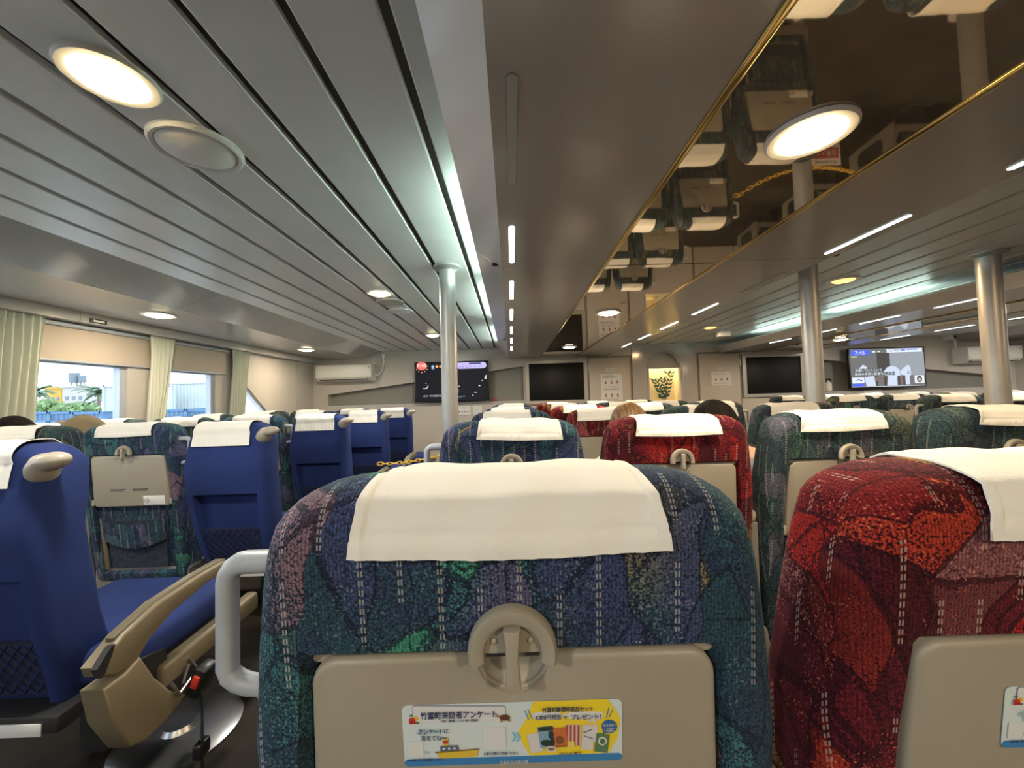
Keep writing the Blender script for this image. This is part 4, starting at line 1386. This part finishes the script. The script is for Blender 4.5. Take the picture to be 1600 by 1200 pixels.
for c in range(4):
    hd = -1 if c == 0 else (1 if c == 3 else 0)
    am = (-1, 1) if c == 0 else ((1,) if c < 3 else ())
    if c < 2:
        o = make_seat(FAB[c], ['blue-green leaf-patterned seat directly ahead with survey sticker and white headrest cover',
                               'large red leaf-patterned seat with sticker at the lower right edge of the photo'][c], GRP[c], True, hd, am)
        o.location = (COLS[c], ROWS[0], 0)
    src = make_seat(FAB[c], '', GRP[c], False, hd, am)
    for r in range(1, 6):
        o = src if r == 1 else dup(src)
        o.location = (COLS[c], ROWS[r], 0)
        o['label'] = [f'{WORD[0]} straight ahead, {ORD[r]} in its column counting from the sticker seat',
                      f'{WORD[1]}, {ORD[r]} in the red column counting from the one with a sticker',
                      f'{WORD[2]}, {ORD[r - 1]} ahead in the column just right of the red seats',
                      f'{WORD[3]} beside the middle aisle, {ORD[r - 1]} ahead in its column'][c]
        vary(o, r)
# window side block: two columns of patterned seats behind the blue ones, and one at the window
LR = [2.10 + .997 * k for k in range(4)]
for c, (x, w) in enumerate(((-2.11, 'beside the blue aisle seats'), (-2.70, 'second from the left aisle'), (-3.25, 'against the left windows'))):
    src = make_seat('fab_blue' if c == 0 else 'fab_green', '', 'patterned seats of the window block', False, 1 if c == 0 else 0, (-1,) if c < 1 else ())
    first = True
    for r in range(4):
        if c == 2 and r == 0:
            continue
        o = src if first else dup(src)
        first = False
        o.location = (x, LR[r], 0)
        o['label'] = f'green leaf-patterned seat {w}, {ORD[r]} row of the window block' if r else ['green leaf-patterned seat with plain beige tray and pocket, left of a blue seat', 'dark patterned seat at the left edge in front of the olive cap'][c]
        vary(o, r)
# seats beyond the middle aisle
RR = [3.37, 4.367, 5.364]
for c, x in enumerate((3.92, 4.52, 5.12, 5.72)):
    src = make_seat('fab_green' if c != 1 else 'fab_green', '', 'patterned seats beyond the middle aisle', False, -1 if c == 0 else 0, (-1, 1) if c == 0 else (1,))
    for r in range(3):
        if RR[r] < 4 and c > 1:
            continue
        o = src if (r == 0 or (c > 1 and r == 1)) else dup(src)
        o.location = (x, RR[r], 0)
        o['label'] = f'dark green seat beyond the middle aisle, {ORD[c]} from that aisle in the {ORD[r]} row there'
        vary(o, r)


# ------------------------------------------------------------------ blue aisle seats
def blue_seat():
    t = thing('aisle_seat', '', 'seat', (0, 0, 0), 'plain blue seats along the left aisle')
    prof = [(.36, .15), (.38, .13), (.45, .115), (.60, .085), (.755, .062), (.765, .04), (.775, .018), (.80, .010), (.90, .0), (.96, .006), (1.02, .016), (1.07, .026), (1.10, .033)]
    HB = [(.36, .19), (.45, .205), (.60, .215), (.75, .222), (.90, .226), (1.0, .222), (1.07, .212), (1.10, .205), (1.13, .19), (1.15, .165), (1.16, .14)]
    rings = []
    side = lambda z: lerp_tab([(.36, .12), (.6, .05), (.78, .018), (.9, 0), (1.10, .033), (1.2, .05)], z)
    for z, y in prof:
        base = side(z)
        rings.append(back_ring(lerp_tab(HB, z), base, base + .17 - .03 * (z - .36), z, .035, max(0, y - base), .90))
    for k in range(1, 7):
        a = PI / 2 * k / 6
        z = 1.10 + .055 * math.sin(a)
        i_ = .05 * (1 - math.cos(a))
        rings.append(back_ring(lerp_tab(HB, z), .033 + i_, .17 - i_, z, .035))
    MB().loft(rings).build('backrest', 'blue', t, smooth=38)
    # headrest cover
    path = [(.020, 1.035), (.024, 1.06), (.030, 1.09), (.034, 1.105)]
    for k in range(1, 7):
        a = PI / 2 * k / 6
        path.append((.030 + .05 * (1 - math.cos(a)), 1.105 + .056 * math.sin(a)))
    path += [(.10, 1.161), (.13, 1.158), (.155, 1.14), (.168, 1.11), (.172, 1.02)]
    out, inn = [], []
    for j, (y, z) in enumerate(path):
        y0, z0 = path[max(0, j - 1)]; y1, z1 = path[min(len(path) - 1, j + 1)]
        d = Vector((y1 - y0, z1 - z0)).normalized(); nn = Vector((-d.y, d.x))
        w = .158 - .012 * min(1, j / 8)
        ro, ri = [], []
        for i in range(33):
            q = 2 * i / 32 - 1
            e = .006 + .001 * math.sin(9 * q + j) + (.0012 if j < 1 or abs(q) > .93 else 0) + (.0015 * math.sin(34 * q) if j < 3 else 0)
            ro.append((q * w - .02, y + nn.x * e, z + nn.y * e)); ri.append((q * w - .02, y + nn.x * (e - .002), z + nn.y * (e - .002)))
        out.append(ro); inn.append(ri)
    MB().loft([a + b[::-1] for a, b in zip(out, inn)]).build('headrest_cover', 'cloth', t, smooth=60)
    # knob handle
    kb = MB().lathe([(.001, -.002), (.036, .0), (.037, .02), (.030, .05), (.022, .062)], (0, 0, 0), n=24)
    rm = Matrix.Rotation(.75, 3, 'Y') @ Matrix.Rotation(.45, 3, 'X')
    kb.v = [tuple(rm @ Vector(v) + Vector((.187, .055, 1.073))) for v in kb.v]
    kb.ell((.235, .035, 1.106), (.052, .032, .027), 22, 14, Matrix.Rotation(-.16, 3, 'Y'))
    kb.build('knob_handle', 'ivory', t, smooth=60)
    # net pocket
    nb = MB()
    nb.prism([(-.175, .40), (-.183, .575), (.183, .575), (.175, .40)], 0, .014, lambda x, z, d: (x, lerp_tab([(.36, .15), (.45, .115), (.6, .085)], z) - .020 + d, z))
    net = nb.build('pocket_net', 'blue_net', t)
    wv = MB()
    for k in range(-9, 10):
        for sg in (-1, 1):
            pts = []
            for i in range(8):
                z = .405 + .165 * i / 7
                x = k * .038 + sg * (z - .49) * .9
                if abs(x) < .172:
                    pts.append((x, lerp_tab([(.36, .15), (.45, .115), (.6, .085)], z) - .0215, z))
            if len(pts) > 1: wv.tube(pts, .0018, 4)
    wv.build('net_cords', 'blue', net, smooth=60)
    MB().box((0, .11, .345), (.46, .09, .05), .006).build('lower_rail', 'grey_dark', t)
    MB().box((.12, .062, .335), (.13, .004, .035), .001).build('rail_label', 'paper', t)
    MB().box((.05, .42, .44), (.56, .54, .115), .035, 4).build('seat_cushion', 'blue', t, smooth=60)
    MB().box((.02, .40, .345), (.50, .46, .075), .01).build('seat_pan', 'grey_dark', t)
    MB().box((.02, .40, .165), (.10, .10, .30), .01).build('pedestal', 'grey_dark', t)
    MB().lathe([(.20, .001), (.20, .012), (.17, .022), (.06, .034), (.05, .05)], (.26, .44, 0), n=40).build('pedestal_base', 'chrome', t, smooth=50)
    # aisle armrest, side shell and rail
    ax0, ax1 = .398, .445
    X = lambda y, z, d: (d, y, z)
    am = [(-.03, .565), (-.02, .535), (.02, .51), (.08, .508), (.115, .545), (.20, .585), (.34, .612), (.43, .610), (.455, .625), (.45, .648), (.42, .658), (.30, .656), (.15, .645), (.04, .612)]
    a_ = MB().prism(am, ax1, ax0, X, .010).build('armrest', 'tan', t, smooth=45)
    pd = [(.02, .612), (.15, .652), (.30, .664), (.42, .666), (.448, .656), (.43, .632), (.30, .636), (.15, .612), (.03, .575)]
    MB().prism(pd, ax1 - .012, ax0 + .012, X, .008).build('arm_pad', 'tan_dark', a_, smooth=45)
    MB().prism([(-.0335, .562), (-.018, .58), (.0, .598), (.014, .60), (.002, .57), (-.012, .54), (-.022, .532)], ax1 + .002, ax1 - .016, X).build('pivot_cover', 'grey_dark', a_)
    sh_ = [(-.02, .50), (.04, .503), (.085, .52), (.13, .43), (.185, .35), (.245, .29), (.17, .265), (.10, .262), (.055, .285), (.0, .40)]
    MB().prism(sh_, ax1 + .005, ax0 - .012, X, .010).build('side_shell', 'tan', t, smooth=45)
    MB().box((ax1 - .03, .40, .40), (.05, .46, .075), .014, 3, rot=Matrix.Rotation(.03, 3, 'X')).build('side_rail', 'tan', t, smooth=45)
    MB().prism([(.08, .50), (.20, .47), (.22, .36), (.14, .41)], ax0 + .02, ax0 + .008, X).build('hinge_plate', 'grey_dark', t)
    # seat belt hanging from the rail
    b = MB().box((ax1 + .035, .27, .325), (.045, .065, .10), .010, rot=Matrix.Rotation(.35, 3, 'Y')).tube([(ax1 + .03, .27, .29), (ax1 + .03, .275, .2), (ax1 + .028, .28, .10)], .022, 8, sx=.25)
    b.box((ax1 + .026, .28, .085), (.03, .05, .05), .008).tube([(ax1 + .027, .28, .07), (ax1 + .026, .285, .003)], .02, 8, sx=.25)
    bt = b.build('seat_belt', 'black', t, smooth=45)
    MB().box((ax1 + .040, .236, .335), (.022, .010, .040), .003, rot=Matrix.Rotation(.35, 3, 'Y')).build('buckle_button', 'belt_red', bt)
    MB().tube([(ax1 + .0, .19, .365), (ax1 + .02, .20, .325), (ax1 + .02, .27, .355), (ax1 + .0, .26, .40)], .006, 8).tube([(ax1 + .012, .22, .345), (ax1 + .012, .245, .39)], .005, 6).build('belt_tongue', 'chrome', bt)
    return t


src = blue_seat()
for k in range(5):
    o = src if k == 0 else dup(src)
    o.location = (-1.565, 1.08 + .998 * k, 0)
    o['label'] = ['plain blue aisle seat at the lower left edge with tan armrest and red buckle', 'plain blue aisle seat beside the tray seat, second from the viewer',
                  'plain blue aisle seat, third from the viewer along the left aisle', 'plain blue aisle seat, fourth from the viewer along the left aisle',
                  'plain blue aisle seat farthest away, left of the post'][k]


# ------------------------------------------------------------------ passengers
def skin_body(joints, edges, name, m, parent, sub=2):
    """one continuous surface grown on a stick skeleton: joints {key: (xyz, r)}"""
    me = bpy.data.meshes.new(name)
    keys = list(joints)
    me.from_pydata([joints[k][0] for k in keys], [(keys.index(a), keys.index(b)) for a, b in edges], [])
    o = bpy.data.objects.new(name, me); C.objects.link(o)
    md = o.modifiers.new('s', 'SKIN')
    md.use_smooth_shade = True
    for i, k in enumerate(keys):
        r = joints[k][1]
        r = (r, r) if isinstance(r, (int, float)) else r
        me.skin_vertices[0].data[i].radius = r
    me.skin_vertices[0].data[0].use_root = True
    sb = o.modifiers.new('u', 'SUBSURF'); sb.levels = sub; sb.render_levels = sub
    dg = bpy.context.evaluated_depsgraph_get()
    nm = bpy.data.meshes.new_from_object(o.evaluated_get(dg))
    bpy.data.objects.remove(o)
    nm.materials.clear(); nm.materials.append(M[m])
    nm.polygons.foreach_set('use_smooth', [True] * len(nm.polygons))
    ob = bpy.data.objects.new(name, nm); C.objects.link(ob)
    if parent: ob.parent = parent
    return ob


def person(label, x, y, head_dx, head_top, hair, shirt, cap=False, ponytail=False, turn=0.0, facing_y=.11):
    """seated passenger facing forward; origin on the floor under the hips"""
    t = thing('person', label, 'person', (x, y, 0), 'seated passengers')
    hx = head_dx
    ht = head_top - (.012 if not cap else .03)        # crown of the skull
    hc = ht - .115
    J = {'pelvis': ((0, .02, .60), (.15, .11)), 'waist': ((0, 0, .72), (.13, .10)), 'chest': ((hx * .35, .01, .86), (.15, .11)), 'collar': ((hx * .7, .02, .955), (.10, .08)),
         'neck': ((hx * .92, .04, 1.0 if hc > 1.06 else hc - .07), .05), 'jaw': ((hx, .075, hc - .055), (.058, .066)), 'head': ((hx, .065, hc), (.074, .092)), 'brow': ((hx, .06, hc + .045), (.072, .09)), 'crown': ((hx, .05, ht - .03), (.045, .055)),
         'nose': ((hx + .10 * math.sin(turn), .065 + .107 * math.cos(turn), hc - .012), .011)}
    E = [('pelvis', 'waist'), ('waist', 'chest'), ('chest', 'collar'), ('collar', 'neck'), ('neck', 'jaw'), ('jaw', 'head'), ('head', 'brow'), ('brow', 'crown'), ('head', 'nose')]
    CL = {k: (J[k][0], tuple(r * 1.07 for r in J[k][1])) for k in ('pelvis', 'waist', 'chest', 'collar')}
    CE = [('pelvis', 'waist'), ('waist', 'chest'), ('chest', 'collar')]
    TR = {'pelvis': ((0, .02, .58), (.16, .115))}
    TE = []
    for s, n in ((-1, 'l'), (1, 'r')):
        sh = hx * .5 + s * .17
        J.update({'sh' + n: ((sh, .02, .915), .058), 'el' + n: ((sh * .9 + s * .03, .10, .68), .042), 'wr' + n: ((s * .10, .31, .645), .028), 'pa' + n: ((s * .075, .37, .640), (.034, .018)),
                  'hip' + n: ((s * .09, .06, .575), .085), 'kn' + n: ((s * .11, .44, .555), .062), 'an' + n: ((s * .11, .47, .10), .042), 'to' + n: ((s * .12, .62, .045), (.042, .03))})
        E += [('collar', 'sh' + n), ('sh' + n, 'el' + n), ('el' + n, 'wr' + n), ('wr' + n, 'pa' + n), ('pelvis', 'hip' + n), ('hip' + n, 'kn' + n), ('kn' + n, 'an' + n), ('an' + n, 'to' + n)]
        for i, ln in enumerate((.060, .072, .076, .070, .055)):
            ang = (-.9, -.28, -.02, .22, .48)[i] * s
            b0 = Vector((s * .075, .37, .640)) + Vector((math.sin(ang) * .03, .02, 0))
            k1, k2 = 'f%s%d' % (n, i), 'g%s%d' % (n, i)
            J[k1] = (tuple(b0 + Vector((math.sin(ang) * ln * .55, ln * .55, .002))), .009)
            J[k2] = (tuple(b0 + Vector((math.sin(ang) * ln * .9, ln * .95, -.018))), .0075)
            E += [('pa' + n, k1), (k1, k2)]
        CL.update({'sh' + n: (J['sh' + n][0], .070), 'el' + n: (J['el' + n][0], .054), 'fo' + n: (tuple(Vector(J['el' + n][0]).lerp(Vector(J['wr' + n][0]), .55)), .044)})
        CE += [('collar', 'sh' + n), ('sh' + n, 'el' + n), ('el' + n, 'fo' + n)]
        TR.update({'hip' + n: ((s * .09, .07, .572), .098), 'kn' + n: ((s * .11, .445, .555), .074), 'an' + n: ((s * .11, .47, .14), .056)})
        TE += [('pelvis', 'hip' + n), ('hip' + n, 'kn' + n), ('kn' + n, 'an' + n)]
    skin_body(J, E, 'body', 'skin', t)
    skin_body(CL, CE, 'shirt', shirt, t)
    skin_body(TR, TE, 'trousers', 'trousers', t)
    # ears
    hm = MB()
    rz = Matrix.Rotation(-turn, 3, 'Z')
    nu, nv = 40, 18
    vs, fs = [], []
    rh = random.Random(int(x * 100))
    for j in range(nv + 1):
        tt = PI * .63 * j / nv
        for i in range(nu):
            a = 2 * PI * i / nu
            fwd = math.sin(a)                        # +1 at the face
            lim = tt * (1.0 if fwd < .2 else 1.0 - .42 * (fwd - .2) / .8)
            r = 1 + .022 * math.sin(a * 17 + j * .5) * (j / nv) + .02 * math.sin(a * 5 + 2 + j * .3) + .012 * math.sin(a * 31 + j)
            r += (rh.uniform(-.02, .055) if hair == 'hair_dark' and not cap else rh.uniform(-.006, .010))
            p_ = Vector((.086 * r * math.sin(lim) * math.cos(a), .107 * r * math.sin(lim) * math.sin(a), .118 * math.cos(lim)))
            vs.append(rz @ p_ + Vector((hx, .055, hc + .005)))
    for j in range(nv):
        for i in range(nu):
            fs.append((j * nu + i, (j + 1) * nu + i, (j + 1) * nu + (i + 1) % nu, j * nu + (i + 1) % nu))
    hm.add(vs, fs)
    h = hm.build('hair', hair, t, smooth=60)
    if ponytail:
        c = rz @ Vector((-.035, -.102, -.03)) + Vector((hx, .055, hc))
        MB().ell(c, (.022, .018, .022), 14, 10).build('hair_tie', 'curtain', h)
        pt = MB()
        pt.loft([[c + Vector((r * math.cos(2 * PI * i / 14), dy + r * .8 * math.sin(2 * PI * i / 14), dz)) for i in range(14)] for r, dy, dz in ((.014, -.005, .0), (.028, -.018, -.03), (.03, -.02, -.08), (.024, -.012, -.14), (.008, -.005, -.19))])
        pt.build('ponytail', hair, h, smooth=60)
    if cap:
        cp = MB()
        rings = []
        for j in range(12):
            tt = PI * .52 * (j + .02) / 11
            rings.append([(hx + (.108) * math.sin(tt) * math.cos(2 * PI * i / 32), .055 + .12 * math.sin(tt) * math.sin(2 * PI * i / 32), hc + .008 + .122 * math.cos(tt) * (1 + .02 * math.sin(i * .8))) for i in range(32)])
        cp.loft(rings)
        co = cp.build('cap', 'cap', t, smooth=60)
        br = MB()
        d = Vector((-math.sin(1.25), math.cos(1.25), 0))
        sd = Vector((math.cos(1.25), math.sin(1.25), 0))
        base = Vector((hx, .055, hc + .085))
        top, low = [], []
        for i in range(15):
            a = -1.0 + 2.0 * i / 14
            e = base + d * (.10 + .085 * math.cos(a * 1.3)) + sd * (.09 * math.sin(a)) + Vector((0, 0, .016 * math.cos(a)))
            q = base + d * .085 * math.cos(a * .6) + sd * .09 * math.sin(a)
            top.append((q, e)); low.append((q - Vector((0, 0, .004)), e - Vector((0, 0, .004))))
        br.loft([[q, e, e2, q2] for (q, e), (q2, e2) in zip(top, low)])
        br.build('cap_brim', 'cap', co, smooth=50)
        MB().ell((hx, .055, hc + .131), (.01, .01, .006), 10, 6).build('cap_button', 'cap', co)
    return t


person('person with brown blond hair tied in a ponytail, seated ahead of the red seat', .565, 1.69, -.035, 1.222, 'hair_blond', 'shirt_w', ponytail=True, turn=.6)
person('person with short dark hair leaning left, seen over the red seat', 1.08, 1.69, -.165, 1.222, 'hair_dark', 'shirt', turn=-.2)
person('person in an olive cap seated by the first window', -2.70, 2.42, -.05, 1.235, 'hair_dark', 'shirt', cap=True, turn=.4)
person('person with dark brown hair at the left edge by the wide curtain', -3.22, 2.42, .02, 1.235, 'hair_dark', 'shirt', turn=.2)

# ------------------------------------------------------------------ the quay outside the left windows
M['quay'] = mat('pale_concrete_quay', (.58, .58, .56), .9, noise=(.4, .2))
M['cont'] = mat('white_grey_container_steel', (.42, .43, .42), .6, noise=(1.2, .06))
M['cont_b'] = mat('blue_painted_steel', (.07, .14, .24), .6, noise=(1.5, .2))
M['yel'] = mat('yellow_building_wall', (.42, .25, .04), .8)
M['whi'] = mat('white_building_wall', (.36, .31, .30), .8)
M['tank'] = mat('grey_water_tank', (.13, .15, .17), .6)
M['palm'] = mat('pale_palm_leaf', (.12, .17, .10), .7)
M['bush'] = mat('light_green_foliage', (.22, .30, .13), .8, noise=(3, .35))
M['trunk'] = mat('palm_trunk', (.22, .17, .13), .9)
GZ = .55
structure(MB().box((-60, 55, GZ - .2), (110, 160, .4)), 'ground', 'quay')


def container(u0, u1, vt, vb, Y, m, label, depth=2.4, logo=False):
    p0, p1 = P(u0, vb, Y), P(u1, vt, Y)
    w, h = p1.x - p0.x, p1.z - GZ
    t = thing('shipping_container', label, 'container', ((p0.x + p1.x) / 2, Y, GZ), None)
    pts = []
    n = int(w / .28)
    for i in range(n):
        x = -w / 2 + w * i / n
        e = w / n
        pts += [(x, 0), (x + e * .35, 0), (x + e * .5, .05), (x + e * .85, .05)]
    pts += [(w / 2, 0), (w / 2, depth), (-w / 2, depth)]
    MB().loft([[(x, y, .12) for x, y in pts], [(x, y, h - .12) for x, y in pts]]).build('corrugated_body', m, t, smooth=0)
    f = MB()
    for sx in (-1, 1):
        f.box((sx * w / 2, 0, h / 2), (.16, .12, h)).box((sx * w / 2, depth, h / 2), (.16, .12, h))
    f.box((0, 0, .07), (w, .12, .14)).box((0, 0, h - .07), (w, .12, .14)).box((0, depth / 2, h - .05), (w, depth, .08))
    f.build('frame', m, t)
    if logo:
        MB().cyl((w / 2 - .55 if w < 3 else -w / 2 + 1.1, -.03, h * .82), (w / 2 - .55 if w < 3 else -w / 2 + 1.1, -.05, h * .82), .26, n=24).build('round_mark', 'ink_red', t)
    return t


container(162, 226, 600, 653, 28, 'cont', 'white ribbed shipping container with a red round mark outside the first window', logo=True)
container(246, 336, 596, 645, 32, 'cont', 'long white ribbed shipping container outside the second window')
for k, (u0, u1) in enumerate(((160, 212), (238, 290), (292, 345), (40, 76), (78, 112), (114, 158))):
    container(u0, u1, 643 - 1.5 * (u0 > 150) - (3 if u0 > 230 else 0), 662, 25 - .25 * k, 'cont_b', f'low blue bin on the quay, {ORD[k]} of the row seen through the windows', 1.5)


def building(u0, u1, vt, Y, m, label, depth=8):
    p0, p1 = P(u0, 660, Y), P(u1, vt, Y)
    w, h = p1.x - p0.x, p1.z - GZ
    t = thing('quay_building', label, 'building', ((p0.x + p1.x) / 2, Y, GZ), None)
    MB().box((0, depth / 2, h / 2), (w, depth, h)).build('walls', m, t)
    MB().box((0, depth / 2, h + .15), (w + .4, depth + .4, .3)).build('roof_slab', m, t)
    for i in range(3):
        fr = MB().box((-w * .3 + w * .3 * i, -.03, h * .62), (w * .14, .06, h * .12)).build('window', 'tank', t)
    return t, w, h


building(69, 96, 607, 60, 'yel', 'yellow building beyond the palms outside the first window', 2.2)
t, w, h = building(97, 133, 605, 58, 'whi', 'pale pink white building with rooftop tanks outside the first window', 2.2)
for (cx, r, hh) in ((116, .62, 1.5), (129, .42, 1.1)):
    px = P(cx, 600, 58.9).x
    tk = thing('water_tank', 'large grey water tank on the white building roof' if r > .5 else 'smaller dark water tank on the white building roof', 'tank', (px, 58.9, GZ + h + .3), 'rooftop water tanks')
    MB().cyl((0, 0, .5), (0, 0, .5 + hh), r, n=24).build('tank_shell', 'tank', tk)
    for sx in (-1, 1):
        MB().box((sx * r * .6, 0, .25), (.12, .12, .5)).build('leg', 'tank', tk)


def palm(u, vt, Y, label, s=1.0):
    p = P(u, vt, Y)
    h = p.z - GZ
    t = thing('palm_tree', label, 'tree', (p.x, Y, GZ), 'palms and bushes on the quay')
    MB().tube([(.1 * math.sin(q), 0, h * .82 * q) for q in [i / 6 for i in range(7)]], .16 * s, 8).build('trunk', 'trunk', t)
    rnd = random.Random(int(u))
    fr = MB()
    for k in range(22):
        a = 2 * PI * k / 22 + rnd.uniform(-.2, .2)
        el = rnd.uniform(.05, 1.1)
        L_ = rnd.uniform(1.5, 2.3) * s
        prev = Vector((.08, 0, h * .82))
        d = Vector((math.cos(a) * math.cos(el), math.sin(a) * math.cos(el), math.sin(el)))
        sd = Vector((-math.sin(a), math.cos(a), 0))
        q = []
        for i in range(7):
            w_ = .30 * s * math.sin(PI * (.12 + .88 * i / 6))
            q.append((prev + sd * w_ + Vector((0, 0, -.12 * s)), prev.copy(), prev - sd * w_ + Vector((0, 0, -.12 * s))))
            d = (d + Vector((0, 0, -.22))).normalized()
            prev = prev + d * L_ / 6
        k0 = len(fr.v)
        vs = [x for tr in q for x in tr]
        fs = []
        for i in range(6):
            b = 3 * i
            fs += [(b, b + 1, b + 4, b + 3), (b + 1, b + 2, b + 5, b + 4)]
        fr.add(vs, fs)
    fr.build('fronds', 'palm', t, smooth=0)


palm(154, 606, 35, 'palm tree leaning beside the white container outside the first window', .85)
palm(54, 603, 36, 'palm tree partly behind the wide curtain outside the first window', .8)
palm(138, 626, 39, 'smaller palm between the white building and the container', .65)


def bush(u, v, Y, r, label):
    p = P(u, v, Y)
    t = thing('green_bush', label, 'bush', (p.x, Y, GZ), 'palms and bushes on the quay')
    rnd = random.Random(int(u * 3))
    mb = MB()
    H = p.z - GZ
    for k in range(420):
        a, b = rnd.uniform(0, 2 * PI), rnd.random() ** .5
        z = H * (.1 + .9 * rnd.random())
        rr = r * b * math.sqrt(max(.05, 1 - (z / H - .35) ** 2 / .5))
        c = Vector((rr * math.cos(a), rr * math.sin(a), z))
        d = Vector((rnd.uniform(-1, 1), rnd.uniform(-1, 1), rnd.uniform(.0, 1))).normalized()
        s_ = d.cross(Vector((rnd.uniform(-1, 1), rnd.uniform(-1, 1), rnd.uniform(-1, 1)))).normalized() * .16
        mb.add([c, c + d * .3 + s_, c + d * .65, c + d * .3 - s_], [(0, 1, 2, 3)])
    mb.build('leaves', 'bush', t, smooth=0)
    MB().cyl((0, 0, 0), (0, 0, H * .6), .12, .05, 8).build('stem', 'trunk', t)


bush(64, 633, 30, 1.4, 'light green bush below the yellow building outside the first window')
bush(95, 636, 32.8, 1.4, 'light green bush in front of the white building outside the first window')
bush(124, 639, 30, 1.3, 'low green bush beneath the rooftop tanks outside the first window')
